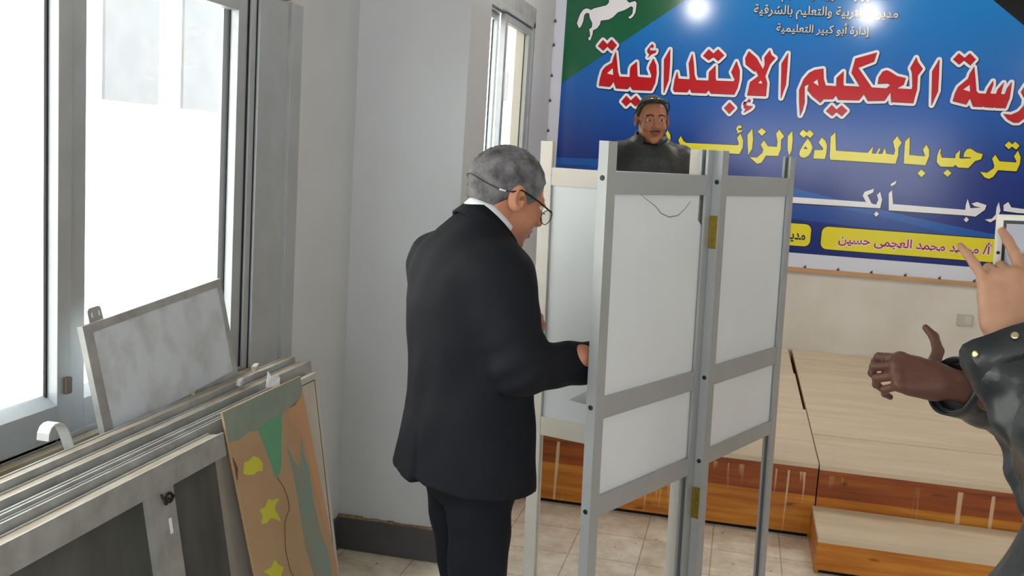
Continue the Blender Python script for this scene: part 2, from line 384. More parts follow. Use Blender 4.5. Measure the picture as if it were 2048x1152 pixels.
# ------------------------------------------------------------------ stage of wooden platform units, step in front
ZS = 0.362
def platform(x0, x1, y0, y1, z, label, front=True, mt=VARN, cat='stage platform', name='stage_platform', lift=0.0, side=True):
    e = empty(name, (x0, y0, 0)); w, d = x1-x0, y1-y0
    tag(e, label, cat)
    g = 0.003
    MB().box((g, 0, z-0.022), (w-g, d-g, z), b=0.002).build('deck', PLY, e)
    if front:
        MB().box((g, 0.0, z-0.045), (w-g, 0.018, z-0.022), b=0.002).build('edge_strip', VARN2, e)
        MB().box((g, 0.004, 0.022), (w-g, 0.022, z-0.045)).build('front_board', mt, e)
    MB().box((0.02, 0.03, 0.0), (w-0.02, 0.06, z-0.022)).build('bearer', DARK, e); MB().box((0.02, d-0.06, 0), (w-0.02, d-0.02, z-0.022)).build('bearer', DARK, e)
    if side:
        MB().box((g, 0.022, 0.0), (0.02, d-g, z-0.022)).build('side_board', VARN2, e); MB().box((w-0.02, 0.022, 0.0), (w-g, d-g, z-0.022)).build('side_board', VARN2, e)
    return e
platform(-1.53, 0.450, 4.80, 5.905, ZS, 'front left pale wooden stage platform with drip-stained orange front, behind the voting booth')
platform(-1.53, 0.437, 5.905, 6.945, ZS, 'middle pale platform of the left row on the stage', front=False)
platform(-1.53, 0.428, 6.945, 7.895, ZS, 'rear pale platform of the left row, against the banner wall', front=False)
platform(0.450, 3.2, 4.80, 5.375, ZS-0.004, 'front right stage platform with pale deck above the step')
platform(0.450, 3.2, 5.375, 7.895, ZS-0.001, 'large rear right stage platform running to the wall under the banner', front=False)
platform(0.432, 2.4, 4.37, 4.795, 0.166, 'low wooden step with orange front in front of the stage', mt=VARN2, cat='step', name='step')

# ------------------------------------------------------------------ banner on the back wall
def P2(crop, pts):
    ox, oy, s = crop
    out = []
    for (x, y) in pts:
        q = at(ox+x/s, oy+y/s, Y=YW-0.012); out.append((q[0], q[2]))
    return out
cA, cB, cC, cD = (1180, 60, 6.4), (1380, 60, 6.4), (1580, 80, 6.4), (1780, 80, 6.063)
cE, cF, cG = (1320, 240, 7.314), (1580, 250, 8.533), (1800, 270, 8.258)
cI, cH = (1548, 340, 3.2), (1100, 0, 10.24)
def poly_layer(mb, polys, y, mi=0):
    for loops in polys:
        if isinstance(loops[0][0], (int, float)): loops = [loops]
        vs = [Vector((a, b, 0)) for lp_ in loops for a, b in lp_]
        tris = tessellate_polygon([[Vector((a, b, 0)) for a, b in lp_] for lp_ in loops])
        mb.add([(v.x, y, v.y) for v in vs], [tuple(t) for t in tris], mi)
def outline_layer(mb, polys, y, r, mi=0, dx=0, dz=0):
    for loops in polys:
        if isinstance(loops[0][0], (int, float)): loops = [loops]
        for lp_ in loops:
            n = len(lp_)
            for i in range(n):
                (x0, z0), (x1, z1) = lp_[i], lp_[(i+1) % n]
                l = math.hypot(x1-x0, z1-z0)
                if l < 1e-6: continue
                nx, nz = -(z1-z0)/l*r, (x1-x0)/l*r
                yy = y-0.00002*(i % 7)
                mb.add([(x0+nx+dx, yy, z0+nz+dz), (x1+nx+dx, yy, z1+nz+dz), (x1-nx+dx, yy, z1-nz+dz), (x0-nx+dx, yy, z0-nz+dz)], [(0, 1, 2, 3)], mi)
                mb.add([(x0+dx+r*math.cos(k*PI/6), yy-0.00001, z0+dz+r*math.sin(k*PI/6)) for k in range(12)], [tuple(range(12))], mi)
        poly_layer(mb, [[(a+dx, b+dz) for a, b in lp_] for lp_ in loops[:1]], y-0.0002, mi)

def banner_mat(name, kind):
    mt = bpy.data.materials.new(name); mt.use_nodes = True
    nt = mt.node_tree; p = nt.nodes['Principled BSDF']; L = nt.links.new
    p.inputs['Roughness'].default_value = 0.16; p.inputs['Specular IOR Level'].default_value = 0.40
    if kind == 'blue':   # the print runs from sky blue at the top to navy at the foot
        tc = nt.nodes.new('ShaderNodeTexCoord'); sp = nt.nodes.new('ShaderNodeSeparateXYZ'); L(tc.outputs['Object'], sp.inputs[0])
        mr = nt.nodes.new('ShaderNodeMapRange'); mr.inputs['From Min'].default_value = 1.05; mr.inputs['From Max'].default_value = 3.0; L(sp.outputs[2], mr.inputs['Value'])
        cr = nt.nodes.new('ShaderNodeValToRGB'); el = cr.color_ramp.elements
        el.new(0.35); el.new(0.62)
        for e, (t, c) in zip(el, [(0.0, srgb(16, 34, 112)), (0.34, srgb(14, 44, 128)), (0.60, srgb(14, 86, 172)), (1.0, srgb(18, 126, 200))]): e.position = t; e.color = c
        L(mr.outputs[0], cr.inputs['Fac']); L(cr.outputs[0], p.inputs['Base Color'])
    else: p.inputs['Base Color'].default_value = kind
    return mt
BW = banner_mat('banner_white', srgb(214, 218, 232)); BB = banner_mat('banner_blue', 'blue')
BG = banner_mat('banner_green', srgb(16, 92, 58)); BK = banner_mat('banner_black', srgb(16, 15, 16))
BWV = banner_mat('banner_wave_blue', srgb(20, 86, 170)); BWV2 = banner_mat('banner_wave_pale', srgb(26, 70, 150))
BR = banner_mat('print_red', srgb(186, 6, 20)); BRW = banner_mat('print_white', srgb(232, 232, 238)); BLK = banner_mat('print_dark_edge', srgb(14, 18, 44))
BY = banner_mat('print_yellow', srgb(226, 214, 40)); BGY = banner_mat('print_grey', srgb(198, 204, 210)); BDR = banner_mat('print_dark_red', srgb(168, 20, 40)); BNV = banner_mat('print_navy', srgb(20, 26, 84))
yb = YW-0.006
ban = empty('banner', (0, 0, 0)); tag(ban, 'large blue printed welcome banner with red and yellow Arabic lettering on the back wall', 'banner')
sheet = MB()
BX0, BX1, BZ0, BZ1 = -1.532, 2.62, 0.982, 3.19
bx0, bx1, bz0, bz1 = -1.447, 2.535, 1.088, 3.10
sheet.box((BX0, yb, BZ0), (BX1, yb+0.003, BZ1), 0)
y1_ = yb-0.0006
sheet.add([(bx0, y1_, bz0), (bx1, y1_, bz0), (bx1, y1_, bz1), (bx0, y1_, bz1)], [(0, 1, 2, 3)], 1)
y2_ = yb-0.0010
tl = (bx0, 2.245); k_ = (2.898-2.253)/(1.44-0.56)
sheet.add([(bx0, y2_, 2.245), (bx0+(bz1-2.245)/k_, y2_, bz1), (bx0, y2_, bz1)], [(0, 1, 2)], 2)
sheet.add([(bx1, y2_, 2.225), (bx1, y2_, bz1), (1.788-(bz1-2.791)/0.76, y2_, bz1)], [(0, 1, 2)], 3)
def wave(pts_top, pts_bot, mi, y):
    n = len(pts_top); vs = [(a, y, b) for a, b in pts_top]+[(a, y, b) for a, b in pts_bot]
    sheet.add(vs, [(i, i+1, n+i+1, n+i) for i in range(n-1)], mi)
xs = np.linspace(bx0, bx1, 60)
zt_ = np.interp(xs, [-1.45, -1.1, -0.5, 0.34, 0.75, 1.3, 1.75, 2.535], [1.68, 1.69, 1.62, 1.57, 1.49, 1.40, 1.335, 1.36])
zb_ = np.interp(xs, [-1.45, -1.1, -0.5, 0.34, 0.75, 1.3, 1.75, 2.535], [1.09, 1.10, 1.12, 1.34, 1.32, 1.30, 1.275, 1.29])
wave(list(zip(xs, zt_)), list(zip(xs, zb_)), 4, y2_)
zt2 = zt_+0.0; zb2 = zt_-0.05-0.05*np.sin((xs+1.4)*1.3)**2
wave(list(zip(xs, zt2)), list(zip(xs, np.maximum(zb2, zb_))), 5, y2_-0.0003)
sheet.build('printed_sheet', [BW, BB, BG, BK, BWV2, BWV], ban)
# white rearing horse emblem in the green corner
horse = P2(cH, [(1210,0),(1200,60),(1150,110),(1000,145),(900,170),(840,205),(790,180),(740,170),(680,200),(620,280),(580,380),(550,480),(595,580),(640,530),(680,430),(700,310),(740,265),(800,270),(815,370),(865,470),(855,560),(800,600),(815,680),(820,740),(780,780),(800,830),(830,815),(870,700),(880,620),(960,580),(1020,500),(1040,420),(1200,400),(1290,350),(1390,250),(1540,200),(1660,125),(1700,150),(1690,270),(1650,320),(1600,350),(1635,385),(1700,340),(1750,250),(1775,60),(1740,20),(1620,55),(1570,0),(1640,-120),(1760,-150),(1740,-220),(1580,-300),(1470,-250),(1330,-110)])
hm = MB(); outline_layer(hm, [horse], yb-0.0016, 0.006, 0); poly_layer(hm, [horse], yb-0.0030, 1)
hm.build('horse_emblem', [BLK, BRW], ban)
# red headline, traced letter by letter
red = [
 P2(cA, [(105,205),(165,130),(222,185),(275,125),(340,195),(283,265),(222,210),(170,262)]),
 [P2(cA, [(330,285),(345,430),(355,540),(375,600),(510,605),(515,500),(530,465),(597,410),(605,590),(630,605),(780,615),(790,585),(755,490),(770,445),(810,370),(845,450),(850,560),(830,680),(785,775),(545,765),(515,715),(480,755),(335,745),(300,655),(275,700),(250,725),(115,710),(130,620),(160,520),(200,470),(285,420),(300,360)]), P2(cA, [(290,490),(220,555),(295,575)])],
 P2(cA, [(775,205),(795,183),(812,200),(808,225),(780,215),(755,240),(765,265),(845,265),(835,290),(790,305),(740,350),(765,310),(740,290),(735,255)]),
 P2(cA, [(405,915),(465,845),(520,905),(590,845),(650,920),(580,975),(520,920),(460,975)]),
 P2(cA, [(1025,250),(1020,440),(1005,640),(945,800),(950,380)]),
 P2(cB, [(-165,540),(-150,625),(-5,635),(0,600),(-15,430),(30,310),(45,430),(55,580),(80,645),(240,650),(245,540),(325,460),(325,620),(335,652),(560,660),(575,635),(530,540),(595,405),(635,520),(630,640),(605,745),(565,825),(270,812),(238,765),(205,808),(20,800),(-5,745),(-35,795),(-200,790),(-215,760),(-195,640)]),
 P2(cB, [(170,330),(240,250),(300,305),(360,250),(435,325),(360,395),(300,345),(240,385)]),
 P2(cB, [(505,930),(572,998),(503,1070),(440,1000)]),
 [P2(cB, [(755,275),(850,360),(935,510),(960,440),(955,350),(1022,265),(1040,320),(1090,360),(1020,440),(960,590),(985,680),(970,845),(735,835),(770,670),(880,590),(845,520),(825,530),(715,440),(710,360)]), P2(cB, [(905,645),(875,680),(925,685)])],
 P2(cB, [(740,905),(755,885),(775,900),(765,925),(740,915),(715,945),(725,970),(800,980),(770,1010),(690,1055),(715,1015),(690,990),(695,950)]),
 P2(cB, [(1255,300),(1240,520),(1225,700),(1165,870),(1175,430)]),
 [P2(cC, [(130,965),(120,790),(120,640),(180,500),(250,420),(320,385),(425,370),(430,500),(455,585),(595,595),(600,485),(685,405),(680,560),(690,590),(900,600),(790,420),(840,240),(1110,165),(1075,275),(870,355),(1045,610),(1235,622),(1290,575),(1250,555),(1125,560),(1140,480),(1190,405),(1240,390)])
  + P2(cD, [(0,385),(85,440),(190,465),(165,540),(75,590),(265,600),(275,560),(270,400),(250,340),(320,215),(335,265),(395,350),(335,430),(325,600),(280,765),(20,750)])
  + P2(cC, [(1300,800),(1290,660),(1210,775),(1000,780),(945,690),(885,770),(620,765),(590,705),(550,755),(430,755),(390,800),(290,720),(225,640),(245,560),(185,590),(185,800),(160,900)]), P2(cC, [(350,505),(300,545),(365,585)])],
 P2(cC, [(465,910),(535,835),(595,895),(660,840),(730,905),(665,975),(595,920),(540,970)]),
 P2(cD, [(598,240),(590,450),(580,620),(505,790),(515,380)]),
 P2(cD, [(770,235),(835,165),(905,220),(970,165),(1040,235),(975,305),(900,245),(840,295)]),
 [P2(cD, [(1020,330),(1035,480),(1045,620),(1075,650),(1165,655),(1190,590),(1250,500),(1250,545),(1215,640),(1225,655),(1290,655),(1310,600),(1380,520),(1345,640),(1350,660),(1395,660),(1420,590),(1475,515),(1465,600),(1450,700),(1400,825),(1280,820),(1270,808),(1255,820),(1145,812),(1135,800),(1120,810),(1010,805),(970,700),(925,780),(765,740),(790,650),(830,570),(950,470),(970,410)]), P2(cD, [(965,545),(890,600),(970,625)])],
 P2(cD, [(1380,900),(1470,910),(1560,870),(1625,800),(1640,720),(1590,630),(1680,500),(1720,640),(1700,800),(1640,940),(1560,1000),(1500,1000),(1430,960)]),
]
hd = MB()
outline_layer(hd, red, yb-0.0016, 0.0245, 0, dx=0.003, dz=-0.004); outline_layer(hd, red, yb-0.0026, 0.0205, 1); outline_layer(hd, red, yb-0.0036, 0.0025, 0)
poly_layer(hd, red, yb-0.0046, 2)
for lps in red:
    if not isinstance(lps[0][0], (int, float)): poly_layer(hd, lps[1:], yb-0.0048, 1)
hd.build('red_headline', [BLK, BRW, BR], ban)
yel = [
 P2(cE, [(110,145),(150,220),(155,300),(135,310),(70,230)]),
 P2(cE, [(305,235),(345,310),(385,335),(1140,370),(1155,345),(1128,265),(1178,200),(1215,300),(1210,400),(1160,497),(380,450),(295,370),(268,295)]),
 P2(cE, [(1165,75),(1195,90),(1190,115),(1140,125),(1150,150),(1205,150),(1195,170),(1125,198),(1135,165),(1115,140),(1130,95)]),
 P2(cE, [(1350,125),(1360,280),(1345,420),(1290,510),(1280,220)]),
 P2(cE, [(1490,118),(1550,172),(1490,230),(1430,170)]),
 P2(cE, [(1520,300),(1580,385),(1710,395),(1720,330),(1700,200),(1745,140),(1815,240),(1770,290),(1765,430),(1725,525),(1550,520),(1480,625),(1420,640),(1315,545),(1420,550),(1500,480),(1510,430),(1475,365)]),
 P2(cE, [(1935,160),(1940,300),(1925,440),(1890,515),(1868,440),(1870,240)]),
 P2(cF, [(160,150),(225,80),(290,130),(335,85),(405,150),(345,220),(285,175),(230,215)]),
 [P2(cF, [(300,235),(350,290),(385,380),(360,460),(310,530),(240,560),(185,545),(160,500),(170,440),(230,330)]), P2(cF, [(265,360),(230,405),(305,415)])],
 P2(cF, [(545,215),(600,270),(630,340),(620,480),(595,580),(400,570),(420,430),(560,430),(570,400),(490,300)]),
 P2(cF, [(775,125),(780,350),(785,440),(1330,475),(1420,370),(1395,485),(1470,490),(1530,385),(1540,420),(1500,490),(1575,495),(1620,390),(1640,490),(1780,510),(1795,430),(1760,280),(1830,190),(1905,305),(1850,390),(1845,520),(1800,660),(690,590),(680,540),(695,200)]),
 P2(cG, [(160,30),(160,200),(150,330),(405,355),(415,335),(380,245),(435,160),(480,240),(480,350),(420,500),(65,470),(85,110)]),
 P2(cG, [(355,570),(420,632),(355,695),(290,632)]),
 P2(cG, [(785,570),(850,630),(785,690),(718,628)]),
 P2(cG, [(680,215),(665,300),(690,375),(915,385),(920,320),(995,250),(980,370),(990,390),(1170,385),(1175,370),(1050,360),(1065,290),(1110,235),(1170,225),(1270,290),(1370,315),(1340,400),(1240,430),(1130,545),(960,535),(915,490),(880,525),(670,520),(610,450),(615,350),(640,270)]),
 P2(cG, [(1575,325),(1645,435),(1920,455),(1925,430),(1885,355),(1950,255),(1995,370),(1980,480),(1925,600),(1620,580),(1540,690),(1470,725),(1400,700),(1325,610),(1440,625),(1550,550),(1560,510),(1525,390)]),
 P2(cG, [(1730,170),(1800,105),(1855,155),(1905,110),(1980,175),(1920,240),(1850,190),(1800,235)]),
]
ym = MB(); outline_layer(ym, yel, yb-0.0016, 0.0075, 0, dx=0.002, dz=-0.004); poly_layer(ym, yel, yb-0.0030, 1)
for lps in yel:
    if not isinstance(lps[0][0], (int, float)): poly_layer(ym, lps[1:], yb-0.0033, 0)
ym.build('yellow_lettering', [BLK, BY], ban)
whi = [
 P2(cI, [(-60,160),(590,205),(568,165),(580,140),(640,120),(635,142),(598,162),(625,215),(655,222),(668,190),(660,160),(680,140),(692,190),(680,245),(600,240),(-60,200)]),
 P2(cI, [(655,265),(672,282),(655,300),(640,283)]),
 P2(cI, [(755,130),(762,218),(1225,255),(1228,225),(1240,185),(1258,245),(1325,240),(1285,232),(1265,215),(1300,205),(1360,225),(1350,255),(1290,298),(1215,290),(735,258),(735,150)]),
 P2(cI, [(748,90),(785,68),(775,90),(750,105)]),
 P2(cI, [(1232,300),(1248,318),(1230,335),(1215,318)]),
 P2(cI, [(1440,205),(1450,260),(1430,310),(1385,335),(1350,318),(1395,312),(1420,285),(1425,240)]),
 P2(cI, [(1470,225),(1500,205),(1520,240),(1600,250),(1720,258),(1720,285),(1560,275),(1470,262)]),
]
wm = MB(); outline_layer(wm, whi, yb-0.0016, 0.004, 0, dx=0.003, dz=-0.005); poly_layer(wm, whi, yb-0.0030, 1); wm.build('white_lettering', [BLK, BRW], ban)
# yellow name boxes
def rrect(x0, z0, x1, z1, r):
    out = []
    for (cx_, cz_, a0) in ((x1-r, z1-r, 0), (x0+r, z1-r, 90), (x0+r, z0+r, 180), (x1-r, z0+r, 270)):
        out += [(cx_+r*math.cos(math.radians(a0+k*15)), cz_+r*math.sin(math.radians(a0+k*15))) for k in range(7)]
    return out
(bx_l, zt_b), (bx_r, zt_b2) = P2(cI, [(310, 362), (1405, 440)]); zb_b = P2(cI, [(330, 507)])[0][1]
(b1r, b1t), (_, b1b) = P2(cI, [(242, 350), (230, 492)])
boxes = [rrect(bx_l, zb_b, 1.905, (zt_b+zt_b2)/2, 0.045), rrect(b1r-0.62, b1b, b1r, b1t, 0.045)]
nb = MB(); outline_layer(nb, boxes, yb-0.0016, 0.007, 0); poly_layer(nb, boxes, yb-0.0026, 1); nb.build('name_box', [BLK, BY], ban)
# smaller lines: joined Arabic letter forms, flat print
AR = {'ا': (0xFE8D, 0), 'أ': (0xFE83, 0), 'إ': (0xFE87, 0), 'ب': (0xFE8F, 1), 'ة': (0xFE93, 0), 'ت': (0xFE95, 1), 'ج': (0xFE9D, 1), 'ح': (0xFEA1, 1), 'د': (0xFEA9, 0), 'ر': (0xFEAD, 0), 'ز': (0xFEAF, 0), 'س': (0xFEB1, 1), 'ش': (0xFEB5, 1), 'ع': (0xFEC9, 1), 'ق': (0xFED5, 1), 'ك': (0xFED9, 1), 'ل': (0xFEDD, 1), 'م': (0xFEE1, 1), 'ن': (0xFEE5, 1), 'و': (0xFEED, 0), 'ى': (0xFEEF, 0), 'ي': (0xFEF1, 1)}
def shape_ar(s):
    out = []
    for i, ch in enumerate(s):
        if ch not in AR: out.append(ch); continue
        c, dual = AR[ch]
        prev = i > 0 and s[i-1] in AR and AR[s[i-1]][1] == 1
        nxt = dual and i+1 < len(s) and s[i+1] in AR
        out.append(chr(c+(3 if prev and nxt else 2 if nxt else 1 if prev else 0)))
    return ''.join(out[::-1])
def text_print(name, s, x0, x1, z0, z1, ink, edge, bold=0.02, edge_r=0.004):
    cu = bpy.data.curves.new(name, 'FONT'); cu.body = shape_ar(s); cu.offset = bold; cu.resolution_u = 3
    o = bpy.data.objects.new(name, cu); COL.objects.link(o)
    bpy.context.view_layer.update()
    me = bpy.data.meshes.new_from_object(o.evaluated_get(bpy.context.evaluated_depsgraph_get()))
    V = np.array([v.co[:] for v in me.vertices]); FS = [tuple(p.vertices) for p in me.polygons]
    bpy.data.objects.remove(o); bpy.data.curves.remove(cu); bpy.data.meshes.remove(me)
    lo, hi = V.min(0), V.max(0)
    X = x0+(V[:, 0]-lo[0])/(hi[0]-lo[0])*(x1-x0); Z = z0+(V[:, 1]-lo[1])/(hi[1]-lo[1])*(z1-z0)
    mb = MB()
    if edge_r > 0:
        for k in range(8):
            dx, dz = edge_r*math.cos(k*PI/4)+0.0015, edge_r*math.sin(k*PI/4)-0.0025
            mb.add([(a+dx, yb-0.0030-0.00003*k, b+dz) for a, b in zip(X, Z)], FS, 0)
    mb.add([(a, yb-0.0038, b) for a, b in zip(X, Z)], FS, 1)
    return mb.build(name, [edge, ink], ban)
zz = lambda x, y: at(x, y, Y=YW-0.012)
text_print('grey_lettering', 'مديرية التربية والتعليم بالشرقية', zz(1508, 20)[0], zz(1796, 36)[0], zz(1585, 39)[2], zz(1513, 8)[2], BGY, BLK)
text_print('grey_lettering', 'إدارة أبو كبير التعليمية', zz(1553, 55)[0], zz(1741, 62)[0], zz(1645, 73)[2], zz(1556, 42)[2], BGY, BLK)
text_print('grey_lettering', 'وزارة التربية والتعليم', zz(1562, 3)[0], zz(1741, 3)[0], zz(1665, 7)[2], zz(1665, 7)[2]+0.115, BGY, BLK)
text_print('box_lettering', 'مدير المدرسة', zz(1500, 465)[0], zz(1611, 470)[0], zz(1590, 485)[2], zz(1605, 460)[2], BNV, BY, edge_r=0)
text_print('box_lettering', 'أ/ محمد محمد العجمى حسين', zz(1677, 480)[0], zz(1983, 500)[0], zz(1775, 499)[2], zz(1682, 463)[2], BDR, BRW, edge_r=0.005)
PIN = mat('tack', srgb(90, 84, 78), 0.5, 0.5)
pins = [(-1.525, z) for z in (1.45, 1.70, 1.88, 2.11, 2.30, 2.53, 2.71, 2.95, 3.12)]+[(x, 0.988) for x in np.arange(-1.4, 2.6, 0.236)]
for (x, z) in pins:
    MB().disc((x, yb, z), (0, -1, 0), 0.010, 0.010, 0, 8).tube([(x, yb-0.008, z+0.004), (x+0.004, yb-0.02, z+0.016)], 0.003, 0, 5).build('tack', PIN, ban)
struct(MB().box((XL+0.01, YW-0.022, 0.950), (3.6, YW-0.0, 0.981), b=0.003).build('trim_3', TRIMW))
so = empty('wall_socket', (1.64, YW, 0.70)); tag(so, 'pale beige wall socket plate under the banner', 'socket')
MB().box((-0.055, -0.012, -0.04), (0.055, 0, 0.04), b=0.004).build('plate', CREAM, so); MB().box((0.0, -0.015, -0.028), (0.04, -0.011, 0.028), b=0.002).build('rocker', PLAST, so)

# ------------------------------------------------------------------ voting booth: three aluminium framed leaves hinged together
SH = -0.024                                            # the light frames stand a little racked
booth = empty('voting_booth', (0, 0, 0)); tag(booth, 'folding voting booth of aluminium frames and white sheets beside the man in the suit', 'voting booth')
def leaf(p0, th, L, zr, slotdir=1, post=0.038, T=0.025, crack=False, bolts=None, hinge=False, ztop=1.738, FM=None):
    """p0: floor point of the left outer corner on the visible side; th from +Y towards +X; thickness goes to the hidden side"""
    d = Vector((math.sin(th), math.cos(th), 0)); n = Vector((d.y, -d.x, 0))
    def W_(v): s, t, z = v; return (p0[0]+d.x*s+n.x*t+SH*z, p0[1]+d.y*s+n.y*t, z)
    w = 0.0025; sl = 0.022; FM = FM or ALUB
    def chan(s0, s1, inner):   # post: flat bar section with a sheet slot on its inner edge
        t0, t1 = -T, 0.0; a, b = -T/2-0.0055, -T/2+0.0055
        pr = [(s0, t0), (s1, t0), (s1, t1), (s0, t1)]
        if inner == 'r': pr = [(s0, t0), (s1, t0), (s1, a), (s1-sl, a), (s1-sl, b), (s1, b), (s1, t1), (s0, t1)]
        if inner == 'l': pr = [(s0, t0), (s1, t0), (s1, t1), (s0, t1), (s0, b), (s0+sl, b), (s0+sl, a), (s0, a)]
        return MB().prism(pr, 'z', 0, ztop, fn=W_)
    chan(0, post, 'r').build('post', FM, booth); chan(L-post, L, 'l').build('post', FM, booth)
    for (z0, z1) in zr:
        MB().box((post, -T+0.001, z0), (L-post, -0.001, z1), fn=W_, b=0.0015).build('rail', FM, booth)
    tops = [zr[0][0]]+[r[0] for r in zr[1:-1]]; bots = [r[1] for r in zr[1:]]
    for i, (zt, zb) in enumerate(zip(tops, bots)):
        s0, s1 = post-0.012, L-post+0.012
        if crack and i == 0:
            so_, e = L-post, 0.0
            poly = [(s0, zb-0.01), (s1, zb-0.01), (s1, zt-0.085), (so_-0.022, zt-0.065), (so_-0.020, zt+0.01), (s0, zt+0.01)]
            sh = MB().prism([(a, b) for a, b in poly], 'y', -T/2-0.003, -T/2+0.003, fn=lambda v: W_((v[0], v[1], v[2]))).build('white_sheet', WHITE, booth)
            # crack running across the upper corner
            cp = [(0.165, zt+0.002), (0.20, zt-0.012), (0.245, zt-0.028), (0.275, zt-0.046), (0.32, zt-0.056), (0.365, zt-0.052), (0.40, zt-0.036), (0.43, zt-0.016)]
            MB().tube([W_((a, -T/2+0.0032, b)) for a, b in cp], [0.0005, 0.0008, 0.001, 0.0012, 0.0014, 0.0012, 0.001, 0.0006], 0, 6).build('crack', mat('crack_line', srgb(120, 118, 112), 0.8), sh)
        else:
            MB().box((s0, -T/2-0.003, zb-0.01), (s1, -T/2+0.003, zt+0.01), fn=W_).build('white_sheet', WHITE, booth)
    if bolts:
        for z in bolts: MB().disc(W_((0.0005, -T/2, z)), (-d.x, -d.y, 0), 0.0062, 0.0022, 0, 14).build('bolt', BLACK, booth)
    if hinge:
        for z in hinge:
            hb = MB(); hb.box((-0.0025, -T+0.004, z-0.044), (0.0005, -0.004, z+0.044), fn=W_, b=0.0005)
            hb.tube([W_((0.002, -T+0.0015, z-0.044)), W_((0.002, -T+0.0015, z+0.044))], 0.0035, 0, 8)
            for q in (-0.035, 0.0, 0.035): hb.disc(W_((-0.0025, -T/2, z+q)), (-d.x, -d.y, 0), 0.004, 0.0015, 0, 8)
            hb.build('hinge', BRASS, booth)
    return W_
th = math.radians(24.3); dA = Vector((math.sin(th), math.cos(th))); nA = Vector((dA.y, -dA.x)); a0 = Vector((-0.2485, 2.334))
pA = a0-dA*0.0365
leaf(pA, th, 0.5345, [(1.619, 1.672), (1.094, 1.146), (0.856, 0.906)], crack=True, bolts=(1.655, 1.125, 0.875))
thB = math.radians(23.6); pB = a0+dA*0.493+nA*0.0255
leaf(pB, thB, 0.515, [(1.620, 1.674), (1.104, 1.157), (0.882, 0.924)], bolts=(1.655, 1.127, 0.894), hinge=(1.522, 0.775))
thC = math.radians(90+16); dC = Vector((math.sin(thC), math.cos(thC))); nC = Vector((dC.y, -dC.x))
pC = Vector((-0.541+0.024*0.859, 2.969))-dC*0.034
leaf(pC, thC, 0.497, [(1.611, 1.663), (1.094, 1.146), (0.859, 0.916)], FM=ALUC)

# ------------------------------------------------------------------ boards leaning on the window wall
def lean_frame(name, xt, y0, zt, lean, ln, ht, label, cat, group=None, rotz=0.0):
    """Empty at the board's foot; local x = out of the face, y = along the wall, z = up the board"""
    e = empty(name); a = math.radians(lean)
    R = Matrix.Rotation(-a, 4, 'Y')   # top tips toward -x
    e.matrix_world = Matrix.Translation((xt+ht*math.sin(a), y0, zt-ht*math.cos(a))) @ Matrix.Rotation(rotz, 4, 'Z') @ R
    tag(e, label, cat, group); return e
def framed_board(xt, y0, y1, zt, lean, t, label, panel=GREYP, stile_at=(), rail=0.058, ht=0.98, hook=False, group='framed boards stacked against the window wall', rotz=0.0):
    ln = y1-y0
    e = lean_frame('framed_board', xt, y0, zt, lean, ln, ht, label, 'board', group, rotz)
    lip = 0.004
    MB().box((-t, 0, ht-rail), (0, ln, ht-lip), b=0.001).box((-0.006, 0, ht-lip-0.001), (0, ln, ht)).box((-t, 0, ht-lip-0.001), (-t+0.006, ln, ht)).build('top_rail', ALUD, e)
    MB().box((-t+0.006, 0.004, ht-lip-0.0005), (-0.006, ln-0.004, ht-lip+0.0012)).build('dust', DUST, e)
    MB().box((-t, 0, 0), (0, ln, rail), b=0.001).build('bottom_rail', ALUD, e)
    for s0 in ((0, ln-rail) if hook is False else (0,)): MB().box((-t+0.001, s0, rail), (-0.001, s0+rail, ht-rail), b=0.001).build('stile', ALUD, e)
    for s0 in stile_at: MB().box((-t+0.001, s0, rail), (-0.001, s0+0.10, ht-rail), b=0.001).build('stile', ALUD, e)
    MB().box((-t*0.7, 0.03, 0.03), (-t*0.35, ln-0.03, ht-0.03)).build('panel', panel, e)
    if hook is not False:
        hk = MB(); zc = ht-0.075
        hk.tube([(0.002, hook-0.022, zc+0.012), (0.008, hook-0.022, zc), (0.008, hook-0.020, zc-0.012), (0.006, hook-0.012, zc-0.014)], 0.0028, 0, 6)
        hk.tube([(0.008, hook+0.012*math.cos(k*PI/8)-0.002, zc-0.002+0.010*math.sin(k*PI/8)) for k in range(17)], 0.0032, 0, 6, caps=False)
        hk.tube([(0.002, hook-0.02, zc+0.002), (0.014, hook, zc-0.006), (0.006, hook+0.02, zc-0.004)], 0.003, 0, 6)
        hk.build('hook', mat('dark_steel', srgb(60, 54, 48), 0.4, 0.8), e)
        MB().box((-0.0005, hook-0.004, zc-0.085), (0.0008, hook+0.006, zc-0.05)).build('paint_spot', PAPER, e)
    return e
framed_board(-1.365, 0.7, 3.075, 0.990, 9, 0.040, 'rearmost long framed board of the stack, nearest the window sill', panel=WBOARD, rotz=0.010)
framed_board(-1.319, 0.7, 3.075, 0.982, 9, 0.042, 'second long framed board from the window in the stack, dusty top edge', panel=CREAM, rotz=0.006)
framed_board(-1.284, 0.7, 2.745, 0.976, 9.5, 0.022, 'thin bright-edged board in the middle of the stack, behind its narrow twin', panel=CREAM)
framed_board(-1.2605, 0.7, 2.74, 0.973, 9.5, 0.021, 'thin board just behind the grey front board of the stack', panel=CREAM)
framed_board(-1.205, 0.7, 2.262, 0.966, 10, 0.046, 'front grey framed board of the stack with a steel hook on its stile', stile_at=(1.218,), hook=1.285, ht=0.975)

